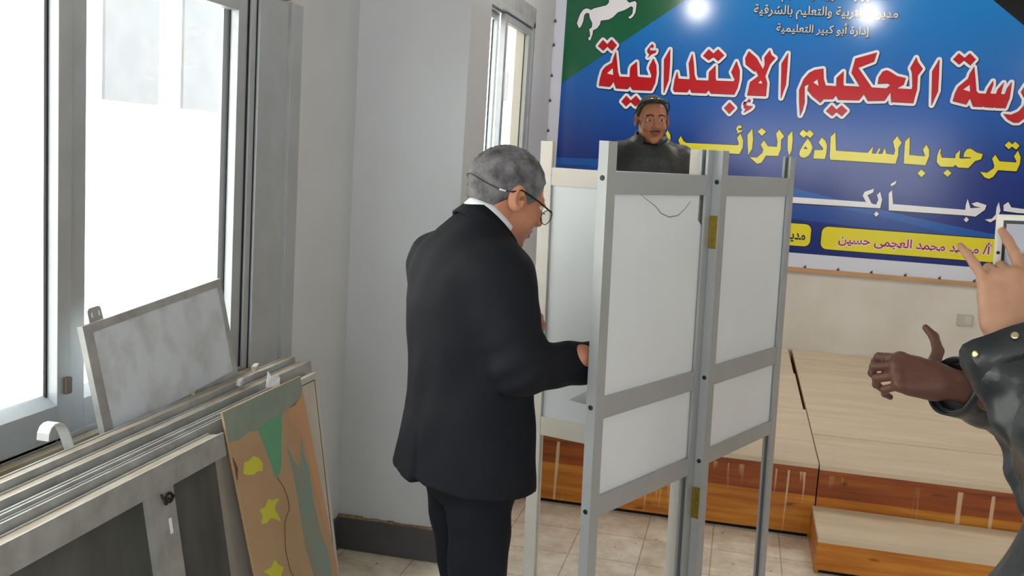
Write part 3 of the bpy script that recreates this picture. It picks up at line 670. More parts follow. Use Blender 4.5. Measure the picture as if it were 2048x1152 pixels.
# painted hardboard at the far end of the stack
def paint_mat():
    return [mat('hardboard', srgb(176, 148, 112), 0.75, noise=0.5, nscale=6, col2=srgb(172, 128, 96), detail=6), mat('grey_green_paint', srgb(136, 146, 134), 0.7, noise=0.3, nscale=14),
            mat('green_paint', srgb(96, 160, 124), 0.7, noise=0.3, nscale=10, col2=srgb(96, 140, 100)), mat('yellow_paint', srgb(200, 196, 56), 0.6), mat('teal_paint', srgb(118, 144, 136), 0.7, noise=0.6, nscale=8, col2=srgb(150, 130, 105)), mat('pencil_line', srgb(96, 66, 50), 0.8), mat('salmon_paint', srgb(184, 138, 106), 0.7, noise=0.6, nscale=10, col2=srgb(190, 150, 100))]
PM = paint_mat()
pb = lean_frame('painted_board', -1.244, 2.326, 0.997, 14, 0.48, 1.015, 'tan hardboard panel painted with yellow stars and a green point, leaning at the stack end', 'painted board')
ph = 1.015
MB().box((-0.006, 0, 0), (0, 0.468, ph), b=0.001).build('board', PM[0], pb)
def flat(name, polys, mi, x=0.0006, t=0.0):
    mb = MB()
    for p in polys: mb.prism(p, 'x', 0.0, x*0.4+t)
    mb.build(name, PM[mi], pb)
UV = lambda pts: [(a, ph-b) for a, b in pts]
flat('grey_green_band', [UV([(0.0, 0.002), (0.469, 0.002), (0.466, 0.03), (0.455, 0.052), (0.436, 0.062), (0.398, 0.074), (0.34, 0.072), (0.309, 0.078), (0.26, 0.091), (0.152, 0.088), (0.116, 0.080), (0.085, 0.083), (0.051, 0.087), (0.03, 0.083), (0.001, 0.080)])], 1)
flat('green_point', [UV([(0.157, 0.084), (0.313, 0.076), (0.290, 0.12), (0.265, 0.175), (0.250, 0.21), (0.235, 0.227), (0.204, 0.236), (0.188, 0.175), (0.172, 0.12)])], 2, 0.0010)
for st_ in ([(0.109, 0.145), (0.135, 0.158), (0.150, 0.177), (0.140, 0.196), (0.115, 0.189), (0.092, 0.192), (0.062, 0.184), (0.041, 0.174), (0.057, 0.148), (0.085, 0.150)],
            [(0.203, 0.291), (0.176, 0.300), (0.164, 0.313), (0.180, 0.335), (0.183, 0.352), (0.155, 0.334), (0.136, 0.325), (0.105, 0.330), (0.078, 0.322), (0.096, 0.305), (0.085, 0.287), (0.120, 0.288), (0.140, 0.274), (0.160, 0.284)],
            [(0.112, 0.432), (0.125, 0.452), (0.152, 0.470), (0.130, 0.485), (0.093, 0.484), (0.060, 0.478), (0.070, 0.460), (0.043, 0.439), (0.085, 0.445)],
            [(0.12, 0.60), (0.135, 0.622), (0.16, 0.64), (0.13, 0.655), (0.09, 0.65), (0.05, 0.645), (0.07, 0.625), (0.05, 0.61), (0.09, 0.612)]):
    flat('yellow_star', [UV(st_)], 3, 0.0012)
flat('teal_stripe', [UV([(0.300, 0.165), (0.318, 0.200), (0.330, 0.228), (0.352, 0.245), (0.375, 0.225), (0.400, 0.165), (0.395, 0.225), (0.408, 0.272), (0.398, 0.361), (0.405, 0.458), (0.429, 0.526), (0.425, 0.608), (0.44, 0.80), (0.44, 0.99), (0.34, 0.99), (0.33, 0.75), (0.313, 0.568), (0.294, 0.464), (0.305, 0.34), (0.308, 0.255)])], 4, 0.0008)
flat('salmon_side', [UV([(0.335, 0.075), (0.436, 0.064), (0.465, 0.04), (0.468, 0.30), (0.46, 0.50), (0.44, 0.45), (0.43, 0.34), (0.42, 0.22), (0.40, 0.14), (0.36, 0.13)])], 6, 0.0006)
MB().tube([(0.0012, a, ph-b) for a, b in ((0.212, 0.236), (0.235, 0.27), (0.247, 0.302), (0.245, 0.335), (0.218, 0.352), (0.201, 0.364), (0.178, 0.432), (0.181, 0.493), (0.205, 0.53), (0.257, 0.546))], 0.0010, 0, 5).build('pencil_line', PM[5], pb)
MB().tube([(0.001, 0.004, ph-0.12), (0.001, 0.010, ph-0.15), (0.001, 0.004, ph-0.18)], [0.001, 0.005, 0.001], 0, 6).build('chipped_edge', PM[5], pb)
# plain cream panels behind it
e = lean_frame('cream_panel', -1.289, 2.76, 0.958, 9, 0.26, 0.965, 'cream board edged with a dark line, sticking out behind the painted hardboard', 'board')
MB().box((-0.020, 0, 0), (0, 0.265, 0.965), b=0.002).build('board', CREAM, e)
MB().box((-0.0005, 0.0, 0.944), (0.0008, 0.240, 0.9465)).build('dark_line', DARK, e); MB().box((-0.0005, 0.239, 0.0), (0.0008, 0.2415, 0.9465)).build('dark_line', DARK, e)
# small whiteboard standing on the ledge against the window
wb = empty('whiteboard'); tag(wb, 'small dirty framed whiteboard tilted on the window ledge with a hanger on top', 'whiteboard')
wb.matrix_world = Matrix.Translation((-1.437, 2.128, 0.934)) @ Matrix.Rotation(math.radians(4.0), 4, 'X') @ Matrix.Rotation(-math.radians(11), 4, 'Y')
wl, wh = 0.655, 0.300
q = MB(); q.box((-0.016, 0, 0), (0, 0.035, wh), b=0.001); q.box((-0.016, wl-0.022, 0), (0, wl, wh), b=0.001); q.box((-0.016, 0.035, wh-0.022), (0, wl-0.022, wh), b=0.001); q.box((-0.016, 0.035, 0), (0, wl-0.022, 0.022), b=0.001)
q.build('frame', ALUD, wb); MB().box((-0.011, 0.03, 0.015), (-0.003, wl-0.018, wh-0.018)).build('white_surface', WBOARD, wb)
hk = MB()
hk.prism([(0.045, wh-0.006), (0.10, wh-0.006), (0.097, wh+0.030), (0.088, wh+0.034), (0.055, wh+0.034), (0.046, wh+0.028)], 'x', -0.014, -0.012)
hk.build('hanger', ALUD, wb)
for a in (0.056, 0.084): MB().box((-0.0125, a, wh+0.010), (-0.0112, a+0.005, wh+0.022)).build('hanger_slot', PAPER, wb)
# bent plastic strip on the ledge
sp = MB(); pts = [Vector(tuple(at(a, b, X=-1.462))) for a, b in ((78, 880), (79, 866), (83, 855), (90, 848), (99, 845), (107, 847), (113, 854), (118, 863), (122, 873), (126, 884), (130, 896), (134, 908), (138, 922))]
vs = []; fs = []
for k, c in enumerate(pts):
    tn = (pts[min(k+1, 12)]-pts[max(k-1, 0)]).normalized(); up = Vector((1, 0, 0)).cross(tn).normalized()
    for dx, du in ((-0.004, 0), (0.026, 0), (0.026, 0.003), (-0.004, 0.003)): vs.append(tuple(c+Vector((dx, 0, 0))+up*du))
for k in range(12):
    for j in range(4): fs.append((k*4+j, k*4+(j+1) % 4, (k+1)*4+(j+1) % 4, (k+1)*4+j))
fs += [(0, 1, 2, 3), (48, 49, 50, 51)]
sp.add(vs, fs); tag(sp.build('plastic_strip', PLAST, smooth=False), 'bent pale plastic strip curling up from the window ledge', 'plastic strip')
# crumbs of plaster and a paper scrap on the stack
def chip(x, y, z, sx, sy, sz, seed, name, label, cat, mt, rz=0.3):
    q = random.Random(seed); bm = bmesh.new(); bmesh.ops.create_icosphere(bm, subdivisions=2, radius=1)
    for v in bm.verts: v.co = Vector((max(-.75, min(.75, v.co.x*1.2))*sx, max(-.75, min(.75, v.co.y*1.2))*sy, max(-.7, min(.7, v.co.z*1.2))*sz))*(1+q.uniform(-.12, .12))
    me = bpy.data.meshes.new(name); bm.to_mesh(me); bm.free(); me.materials.append(mt)
    o = link(bpy.data.objects.new(name, me)); o.location = (x, y, z); o.rotation_euler = (0, 0, rz); tag(o, label, cat); return o
def on_stack(px_, py_, X): return at(px_, py_, X=X)
p_ = on_stack(510, 735, -1.395); chip(p_[0], p_[1], p_[2], 0.010, 0.034, 0.012, 1, 'plaster_chip', 'long crumb of plaster at the far back edge of the stack, topmost', 'plaster chip', FRAG)
p_ = on_stack(480, 764, -1.362); chip(p_[0], p_[1], p_[2], 0.009, 0.034, 0.011, 2, 'plaster_chip', 'white plaster piece with a black spot lying on the stack', 'plaster chip', PLAST)
p_ = on_stack(388, 784, -1.39); chip(p_[0], p_[1], p_[2], 0.008, 0.016, 0.010, 3, 'pebble', 'small grey pebble on the stack edge before the whiteboard', 'pebble', mat('pebble', srgb(140, 132, 120), 0.9))
p_ = at(545, 765, X=-1.288)
ps = MB(); ps.prism([(-0.018, -0.012), (0.022, -0.016), (0.026, 0.010), (0.012, 0.020), (-0.004, 0.018), (-0.012, 0.034)], 'x', 0, 0.002, fn=lambda v: (v[0]+0.012*math.sin(v[1]*90), v[1], v[2]))
o = ps.build('paper_scrap', PAPER); o.location = (p_[0], p_[1], p_[2]); tag(o, 'torn white paper scrap tucked behind the top of the painted hardboard', 'paper scrap')
#PEOPLE
# ------------------------------------------------------------------ people: bodies and clothes grown as distance fields, meshed by surface nets
def V3(*a): return np.array(a, float)
def rotm(axis, deg): return np.array(Matrix.Rotation(math.radians(deg), 3, axis))
class Field:
    def __init__(s, lo, hi, res):
        s.lo = np.array(lo, float); s.res = res
        s.n = np.ceil((np.array(hi)-s.lo)/res).astype(int)+1
        s.ax = [s.lo[i]+res*np.arange(s.n[i]) for i in range(3)]
        s.F = np.full(s.n, 0.5, np.float32)
    def _sub(s, lo, hi):
        i0 = np.clip(np.floor((np.array(lo)-s.lo)/s.res).astype(int), 0, s.n); i1 = np.clip(np.ceil((np.array(hi)-s.lo)/s.res).astype(int)+1, 0, s.n)
        if (i1 <= i0).any(): return None
        sl = tuple(slice(a, b) for a, b in zip(i0, i1))
        return sl, (s.ax[0][sl[0]][:, None, None], s.ax[1][sl[1]][None, :, None], s.ax[2][sl[2]][None, None, :])
    def put(s, fn, lo, hi, k=0.0, op='u'):
        g = s._sub(np.array(lo)-k-s.res*2, np.array(hi)+k+s.res*2)
        if g is None: return
        sl, (X, Y, Z) = g; d = fn(X, Y, Z); A = s.F[sl]; d = np.broadcast_to(d, A.shape)
        if op == 's': d = -d; sgn = -1
        else: sgn = 1
        if op == 'u':
            r = np.minimum(A, d)
            if k > 0: h = np.maximum(k-np.abs(A-d), 0); r = r-h*h/(4*k)
        else:
            r = np.maximum(A, d)
            if k > 0: h = np.maximum(k-np.abs(A-d), 0); r = r+h*h/(4*k)
        s.F[sl] = r
    def cone(s, a, b, ra, rb, k=0.01, op='u'):
        a, b = np.array(a, float), np.array(b, float); m = max(ra, rb)+0.03
        s.put(lambda X, Y, Z: cone_d(X, Y, Z, a, b, ra, rb), np.minimum(a, b)-m, np.maximum(a, b)+m, k, op)
    def chain(s, pts, rs, k=0.01):
        for i in range(len(pts)-1): s.cone(pts[i], pts[i+1], rs[i], rs[i+1], k)
    def ell(s, c, r, R=None, k=0.01, op='u'):
        c, r = np.array(c, float), np.array(r, float); m = r.max()+0.03
        s.put(lambda X, Y, Z: ell_d(X, Y, Z, c, r, R), c-m, c+m, k, op)
    def cut(s, fn, k=0.0): s.put(lambda X, Y, Z: -fn(X, Y, Z), s.lo-1, s.lo+s.res*s.n+1, k, 's')
    def mesh(s, smooth=1):
        F = s.F; nx, ny, nz = F.shape; ins = F < 0
        cnt = np.zeros((nx-1, ny-1, nz-1), np.int8)
        for dx in (0, 1):
            for dy in (0, 1):
                for dz in (0, 1): cnt += ins[dx:nx-1+dx, dy:ny-1+dy, dz:nz-1+dz]
        act = (cnt > 0) & (cnt < 8); ci = np.argwhere(act); ids = -np.ones(act.shape, int); ids[act] = np.arange(len(ci))
        acc = np.zeros((len(ci), 3)); num = np.zeros(len(ci))
        corners = [(a, b, c) for a in (0, 1) for b in (0, 1) for c in (0, 1)]
        for c0 in corners:
            for ax in range(3):
                if c0[ax] == 1: continue
                c1 = list(c0); c1[ax] = 1
                f0 = F[ci[:, 0]+c0[0], ci[:, 1]+c0[1], ci[:, 2]+c0[2]]; f1 = F[ci[:, 0]+c1[0], ci[:, 1]+c1[1], ci[:, 2]+c1[2]]
                m = (f0 < 0) != (f1 < 0); t = f0[m]/(f0[m]-f1[m])
                p = np.tile(np.array(c0, float), (m.sum(), 1)); p[:, ax] += t; acc[m] += p; num[m] += 1
        V = s.lo+s.res*(ci+acc/num[:, None])
        faces = []
        for ax in range(3):
            o = [i for i in range(3) if i != ax]
            sl0 = [slice(None)]*3; sl1 = [slice(None)]*3; sl0[ax] = slice(0, -1); sl1[ax] = slice(1, None)
            e0, e1 = ins[tuple(sl0)], ins[tuple(sl1)]
            E_ = np.argwhere(e0 != e1)
            ok = (E_[:, o[0]] > 0) & (E_[:, o[1]] > 0) & (E_[:, o[0]] < F.shape[o[0]]-1) & (E_[:, o[1]] < F.shape[o[1]]-1)
            E_ = E_[ok]; flip = e0[tuple(E_.T)]
            q = []
            for (a, b) in ((1, 1), (0, 1), (0, 0), (1, 0)):
                c = E_.copy(); c[:, o[0]] -= a; c[:, o[1]] -= b; q.append(ids[tuple(c.T)])
            q = np.stack(q, 1)
            if ax == 1: flip = ~flip
            q[~flip] = q[~flip][:, ::-1]; faces.append(q)
        Q = np.concatenate(faces); Q = Q[(Q >= 0).all(1)]
        for _ in range(smooth):
            S = np.zeros_like(V); n = np.zeros(len(V))
            for i in range(4):
                a, b = Q[:, i], Q[:, (i+1) % 4]; np.add.at(S, a, V[b]); np.add.at(n, a, 1); np.add.at(S, b, V[a]); np.add.at(n, b, 1)
            V = V*0.5+0.5*S/np.maximum(n, 1)[:, None]
        return V, Q
def cone_d(X, Y, Z, a, b, ra, rb):
    ba = b-a; L = ba@ba
    t = np.clip(((X-a[0])*ba[0]+(Y-a[1])*ba[1]+(Z-a[2])*ba[2])/L, 0, 1)
    return np.sqrt((X-a[0]-t*ba[0])**2+(Y-a[1]-t*ba[1])**2+(Z-a[2]-t*ba[2])**2)-(ra+(rb-ra)*t)
def ell_d(X, Y, Z, c, r, R=None):
    x, y, z = X-c[0], Y-c[1], Z-c[2]
    if R is not None: x, y, z = R[0, 0]*x+R[1, 0]*y+R[2, 0]*z, R[0, 1]*x+R[1, 1]*y+R[2, 1]*z, R[0, 2]*x+R[1, 2]*y+R[2, 2]*z
    k0 = np.sqrt((x/r[0])**2+(y/r[1])**2+(z/r[2])**2); k1 = np.sqrt((x/r[0]**2)**2+(y/r[1]**2)**2+(z/r[2]**2)**2)+1e-9
    return k0*(k0-1)/k1
def stack_d(levels, p=2.3):
    lv = np.array(levels, float)
    def fn(X, Y, Z):
        z = Z.ravel(); cx, cy, a, b = (np.interp(z, lv[:, 0], lv[:, i]) for i in (1, 2, 3, 4))
        sh = (1, 1, -1); cx, cy, a, b = (v.reshape(sh) for v in (cx, cy, a, b))
        rho = (np.abs((X-cx)/a)**p+np.abs((Y-cy)/b)**p)**(1/p)
        d = (rho-1)*np.minimum(a, b)
        return np.maximum(d, np.maximum(lv[0, 0]-Z, Z-lv[-1, 0]))
    return fn
def hand_prims(f, W, d, n, side, curls, splay=(8, 2, -4, -11), thumb=(0.55, 0.75, -0.35), scale=1.0, k=0.007):
    """W wrist, d along the hand, n back-of-hand normal; side +1 right hand, -1 left hand"""
    W, d, n = V3(*W), V3(*d), V3(*n); d = d/np.linalg.norm(d); n = n-d*(n@d); n = n/np.linalg.norm(n)
    s = np.cross(n, d)*side; S = scale
    P = lambda a, b, c: W+S*(a*d+b*s+c*n)
    bases = [(0.088, 0.027, 0), (0.091, 0.009, 0.003), (0.087, -0.009, 0.001), (0.078, -0.026, -0.003)]
    f.cone(P(-0.03, 0.004, 0), P(0.015, 0.003, 0), 0.026*S, 0.027*S, k*2)
    for i, b in enumerate(bases): f.cone(P(0.012, b[1]*0.62, 0), P(*b), 0.0165*S, 0.0125*S, k*2)
    f.cone(P(0.02, 0.018, -0.008), P(0.055, 0.030, -0.012), 0.017*S, 0.014*S, k*2)
    f.cone(P(0.02, -0.018, -0.008), P(0.06, -0.024, -0.008), 0.016*S, 0.012*S, k*2)
    segs = [(0.043, 0.026, 0.021), (0.047, 0.029, 0.022), (0.043, 0.027, 0.021), (0.034, 0.020, 0.019)]
    for i in range(4):
        p = P(*bases[i]); an = math.radians(splay[i]); dd = d*math.cos(an)+s*math.sin(an); cu = 0.0
        r = [0.0098, 0.0088, 0.0078, 0.0066] if i < 3 else [0.0086, 0.0076, 0.0068, 0.0058]
        f.ell(p+n*0.002*S, V3(0.011, 0.011, 0.011)*S, None, k)
        for j in range(3):
            cu += math.radians(curls[i][j]); v = dd*math.cos(cu)-n*math.sin(cu); q = p+v*segs[i][j]*S
            f.cone(p, q, r[j]*S, r[j+1]*S, k*0.5); p = q
    p = P(0.028, 0.028, -0.010); v = d*thumb[0]+s*thumb[1]+n*thumb[2]; v = v/np.linalg.norm(v); q = p+v*0.042*S
    f.cone(p, q, 0.0135*S, 0.0105*S, k); v2 = v*0.85+d*0.45; v2 = v2/np.linalg.norm(v2); q2 = q+v2*0.032*S
    f.cone(q, q2, 0.0105*S, 0.0088*S, k*0.6); v3 = v2*0.8+d*0.5-n*0.1; v3 = v3/np.linalg.norm(v3); f.cone(q2, q2+v3*0.024*S, 0.0088*S, 0.0068*S, k*0.6)
def head_prims(f, o, R, jaw=1.0, smile=False):
    P = lambda x, y, z: o+R@V3(x, y, z)
    def E(c, r, k=0.012, op='u', Rl=None): f.ell(P(*c), r, R if Rl is None else R@Rl, k, op)
    def C(a, b, ra, rb, k=0.01, op='u'): f.cone(P(*a), P(*b), ra, rb, k, op)
    E((-0.012, 0, 0.022), (0.094, 0.074, 0.086)); E((0.030, 0, -0.030), (0.060, 0.060, 0.078), 0.02)
    E((0.028, 0, -0.078), (0.052*jaw, 0.050*jaw, 0.042), 0.02); E((-0.03, 0, -0.05), (0.05, 0.055, 0.05), 0.02)
    E((0.068, 0, -0.108), (0.019, 0.020, 0.015), 0.018)
    for s in (-1, 1): E((0.060, s*0.036, -0.036), (0.024, 0.022, 0.024), 0.02); C((0.080, s*0.010, 0.016), (0.070, s*0.044, 0.014), 0.0085, 0.008, 0.012)
    for s in (-1, 1): E((0.090, s*0.031, -0.003), (0.012, 0.017, 0.0115), 0.010, 's')
    for s in (-1, 1): E((0.0790, s*0.031, 0.0060), (0.0115, 0.0165, 0.0062), 0.003); E((0.0775, s*0.031, -0.0115), (0.0115, 0.0160, 0.0060), 0.003)
    C((0.086, 0, 0.006), (0.106, 0, -0.036), 0.0075, 0.0105, 0.012)
    for s in (-1, 1): E((0.095, s*0.012, -0.041), (0.011, 0.0085, 0.0085), 0.007)
    E((0.085, 0, -0.064), (0.011, 0.024, 0.007), 0.007); E((0.084, 0, -0.078), (0.011, 0.021, 0.0075), 0.006)
    E((0.097, 0, -0.0705), (0.010, 0.023, 0.0016), 0.003, 's')
    if smile:
        for s in (-1, 1):
            C((0.0965, 0, -0.0715), (0.080, s*0.030, -0.0600), 0.0028, 0.0022, 0.003, 's'); E((0.066, s*0.038, -0.040), (0.020, 0.018, 0.016), 0.012)
    for s in (-1, 1):
        Rl = rotm('Z', s*22) @ rotm('Y', -12)
        E((-0.010, s*0.080, -0.010), (0.0215, 0.0105, 0.034), 0.006, 'u', Rl); E((-0.0025, s*0.091, -0.006), (0.0125, 0.0110, 0.022), 0.003, 's', Rl); E((0.002, s*0.083, -0.010), (0.006, 0.010, 0.008), 0.003, 's', Rl)
        E((0.006, s*0.080, -0.016), (0.006, 0.006, 0.008), 0.004, 'u', Rl)
def strip_ring(name, c, ux, ry_, nrm, rx, h, flare, thick, mt, parent, a0=0, a1=360, open_front=0.0, hb=None):
    """collar band: ellipse round c, ux = front direction, height h along nrm, flare widens the foot"""
    c, ux, nrm = V3(*c), V3(*ux), V3(*nrm); ux = ux/np.linalg.norm(ux); nrm = nrm/np.linalg.norm(nrm); uy = V3(0, 1, 0)
    N = 40; vs = []; fs = []
    for k in range(N+1):
        t = math.radians(a0+(a1-a0)*k/N); e = ux*math.cos(t)*rx+uy*math.sin(t)*ry_; l = np.linalg.norm(e); eo = e/l
        hh = h if hb is None else h+(hb-h)*(0.5-0.5*math.cos(t))
        for (rr, z) in ((flare, -hh), (0, 0), (-thick, 0), (flare-thick, -hh)): vs.append(c+e+eo*rr+nrm*z)
    for k in range(N):
        for j in range(4): fs.append((k*4+j, k*4+(j+1) % 4, (k+1)*4+(j+1) % 4, (k+1)*4+j))
    fs += [(0, 1, 2, 3), (N*4+3, N*4+2, N*4+1, N*4)]
    return mesh_obj(name, vs, fs, mt, None, parent, True)
def tube_obj(name, paths, mt, parent):
    mb = MB()
    for pts, r in paths: mb.tube([tuple(p) for p in pts], r, 0, 8)
    o = mb.build(name, mt, parent, True); return o

def person(label, origin, yaw, J, skin, mats, z0=0.0, hair=True, res=0.006, group=None):
    """J: local joints (x forward, y left, z up). Returns the body object; clothes and hair are its children."""
    R = J['headR']; ho = V3(*J['head'])
    VV, QQ, MM = [], [], []; off = 0
    def join(V, Q, m):
        nonlocal off
        VV.append(V); QQ.append(Q+off); MM.append(m); off += len(V)
    # head and neck, fine
    f = Field(ho-V3(0.16, 0.14, 0.30), ho+V3(0.17, 0.14, 0.15), J.get('hres', 0.0032))
    nk = V3(*J['neck']); f.cone(nk-V3(0.01, 0, 0.10), nk, 0.085, 0.066, 0.03); f.cone(nk, ho+R@V3(-0.022, 0, -0.05), 0.062, 0.056, 0.03)
    head_prims(f, ho, R, J.get('jaw', 1.0), J.get('smile', False))
    V, Q = f.mesh(1); cen = (V[Q].mean(1)-ho)@R; x, y, z = cen.T; ay = np.abs(y)
    m = np.zeros(len(Q), int)
    arc = 0.0215-((ay-0.028)/0.02)**2*0.006
    m[(x > 0.055) & (ay > 0.010) & (ay < 0.048) & (np.abs(z-arc) < 0.0042)] = 2
    zl_ = -0.0722+(ay/0.03)**2*(0.009 if J.get('smile') else 0.0)
    m[(x > 0.070) & ((ay/0.026)**2+((z-zl_)/0.0105)**2 < 1)] = 1
    if J.get('moustache'): m[(x > 0.075) & (ay < 0.026) & (np.abs(z+0.0565+0.10*ay) < 0.0036)] = 2
    if J.get('stubble'): m[(m == 0) & (x > 0.0) & (z < -0.052-0.3*np.maximum(0, 0.06-x)) & (z > -0.135)] = 3
    join(V, Q, m)
    for side, key in ((1, 'handR'), (-1, 'handL')):
        if key in J:
            h = J[key]; w = V3(*h['W']); f = Field(w-0.22, w+0.22, h.get('res', 0.003)); hand_prims(f, side=side, **{a: b for a, b in h.items() if a != 'res'})
            d = V3(*h['d']); d /= np.linalg.norm(d); f.cone(w-d*0.10, w, 0.030, 0.026, 0.01)
            V, Q = f.mesh(1); join(V, Q, np.zeros(len(Q), int))
    # torso, limbs and feet under the clothes
    f = Field((-0.5, -0.6, -0.02), (0.7, 0.6, 1.6), 0.018)
    for s, sd in ((1, 'L'), (-1, 'R')):
        f.cone(J['sh'+sd], J['el'+sd], 0.042, 0.036, 0.02); f.cone(J['el'+sd], J['wr'+sd], 0.036, 0.025, 0.01)
        f.cone(J['hip'+sd], J['kn'+sd], 0.075, 0.05, 0.03); f.cone(J['kn'+sd], J['an'+sd], 0.05, 0.035, 0.02)
        a = V3(*J['an'+sd]); f.cone(a-V3(0.02, 0, 0.035), a+V3(0.11, 0, -0.045), 0.033, 0.025, 0.02)
    f.put(stack_d([(zz_, cx, cy, max(0.03, a-0.035), max(0.03, b-0.04)) for zz_, cx, cy, a, b in J['torso'] if zz_ < 1.48]), (-0.4, -0.4, 0.8), (0.4, 0.4, 1.5), 0.02)
    V, Q = f.mesh(1); join(V, Q, np.zeros(len(Q), int))
    o = mesh_obj('person', np.concatenate(VV), np.concatenate(QQ), skin, np.concatenate(MM), None, True)
    o.location = (origin[0], origin[1], z0); o.rotation_euler = (0, 0, yaw)
    tag(o, label, 'person', group)
    # eyes
    for s in (-1, 1):
        c = ho+R@V3(0.0755, s*0.031, -0.003); vs = []; bm = bmesh.new(); bmesh.ops.create_uvsphere(bm, u_segments=20, v_segments=14, radius=0.0122)
        me = bpy.data.meshes.new('eye'); ix = []
        rt = Matrix([list(r) for r in R]).to_4x4()
        for fc in bm.faces:
            cc = fc.calc_center_median().normalized(); fc.material_index = 1 if cc.x > 0.86 else 0; fc.smooth = True
        for v in bm.verts: v.co = rt @ v.co + Vector(c)
        bm.to_mesh(me); bm.free(); me.materials.append(mats['eyew']); me.materials.append(mats['iris']); link(bpy.data.objects.new('eye', me), o)
    # hair
    if hair:
        f = Field(V3(-0.13, -0.10, -0.10), V3(0.11, 0.10, 0.14), 0.0032)
        hx, hz = J['hairline']
        nz_ = lambda X, Y, Z: 0.0016*np.sin(310*X+40*Y)*np.sin(270*Y+90*Z)*np.sin(250*Z+130*X)+0.0012*np.sin(140*X-200*Z)*np.sin(170*Y)
        f.put(lambda X, Y, Z: ell_d(X, Y, Z, V3(-0.014, 0, 0.022), V3(0.101, 0.0805, 0.094))+nz_(X, Y, Z), (-0.13, -0.1, -0.1), (0.11, 0.1, 0.13))
        f.put(lambda X, Y, Z: ell_d(X, Y, Z, V3(-0.045, 0, -0.035), V3(0.056, 0.060, 0.048))+nz_(X, Y, Z), (-0.12, -0.1, -0.1), (0.05, 0.1, 0.05), 0.01)
        f.cut(lambda X, Y, Z: np.interp(X.ravel()+0, hx, hz).reshape(X.shape)+J.get('hair_side', 0)*np.abs(Y)/0.07-Z, 0.008)
        V, Q = f.mesh(1); mesh_obj('hair', ho+V@R.T, Q, mats['hair'], None, o, True)
    # jacket
    lo, hi = V3(*J.get('jlo', (-0.32, -0.40, 0.80))), V3(*J.get('jhi', (0.42, 0.40, 1.62)))
    f = Field(lo, hi, res)
    wr = J.get('wrinkle', 0.0025)
    base = stack_d(J['torso'])
    def torso(X, Y, Z):
        d = base(X, Y, Z)
        d = d-wr*np.sin(34*Z+9*X+14*Y)*np.sin(11*Y+6*Z+2)-wr*0.6*np.sin(60*Y+20*Z)*np.sin(9*Z+1)
        if J.get('vent'): d = d-0.012*((Y > 0.0) & (X < 0.03) & (Z < 1.03))*np.clip((1.03-Z)/0.15, 0, 1)
        return d
    f.put(torso, (-0.4, -0.42, J['torso'][0][0]), (0.4, 0.42, J['torso'][-1][0]), 0.0)
    if 'neckcut' in J:
        zc, sl = J['neckcut']; f.cut(lambda X, Y, Z: (Z-zc+sl*X)/math.hypot(1, sl), 0.006)
    def sleeve(sh, el, wri, rs):
        sh, el, wri = V3(*sh), V3(*el), V3(*wri); ax = (wri-el)/np.linalg.norm(wri-el)
        def fn(X, Y, Z):
            a = cone_d(X, Y, Z, sh, el, rs[0], rs[1]); b = cone_d(X, Y, Z, el, wri, rs[1], rs[2]); h = np.maximum(0.03-np.abs(a-b), 0); d = np.minimum(a, b)-h*h/0.12
            de = np.sqrt((X-el[0])**2+(Y-el[1])**2+(Z-el[2])**2)
            t = (X-el[0])*ax[0]+(Y-el[1])*ax[1]+(Z-el[2])*ax[2]
            d = d+J.get('swr', 0.004)*np.sin(95*(Z-0.6*X+0.3*Y))*np.exp(-(de/0.12)**2)+wr*np.sin(70*t+30*Z)*0.6
            return np.maximum(d, (X-wri[0])*ax[0]+(Y-wri[1])*ax[1]+(Z-wri[2])*ax[2])
        m = 0.12; f.put(fn, np.min([sh, el, wri], 0)-m, np.max([sh, el, wri], 0)+m, J.get('armk', 0.03))
        f.put(lambda X, Y, Z: np.maximum(cone_d(X, Y, Z, wri-ax*0.1, wri+ax*0.1, rs[2]-0.008, rs[2]-0.008), -0.016-((X-wri[0])*ax[0]+(Y-wri[1])*ax[1]+(Z-wri[2])*ax[2])), wri-0.09, wri+0.09, 0.002, 's')
    for sd in ('L', 'R'): sleeve(J['sh'+sd], J['el'+sd], J['cf'+sd], J['rs'+sd] if 'rs'+sd in J else J['rs'])
    V, Q = f.mesh(2); jk = mesh_obj(J.get('jname', 'jacket'), V, Q, mats['jacket'], None, o, True)
    # trousers and shoes
    f = Field((-0.30, -0.32, 0.02), (0.32, 0.32, 1.10), 0.0085)
    tr = J.get('leg', 1.0); tw = lambda X, Y, Z: 0.003*np.sin(50*Z+20*X)*np.sin(17*Y+8*Z)
    f.put(lambda X, Y, Z: ell_d(X, Y, Z, V3(0.01, 0, 0.93), V3(0.125, 0.165, 0.14)), (-0.2, -0.25, 0.75), (0.2, 0.25, 1.1))
    for sd in ('L', 'R'):
        h_, k_2, a_ = V3(*J['hip'+sd]), V3(*J['kn'+sd]), V3(*J['an'+sd])
        f.put(lambda X, Y, Z: np.minimum(cone_d(X, Y, Z, h_, k_2, 0.100*tr, 0.078*tr), cone_d(X, Y, Z, k_2, a_, 0.078*tr, 0.066))+tw(X, Y, Z), np.min([h_, k_2, a_], 0)-0.12, np.max([h_, k_2, a_], 0)+0.12, 0.03)
    f.cut(lambda X, Y, Z: 0.05-Z)
    V, Q = f.mesh(1); mesh_obj('trousers', V, Q, mats['trousers'], None, o, True)
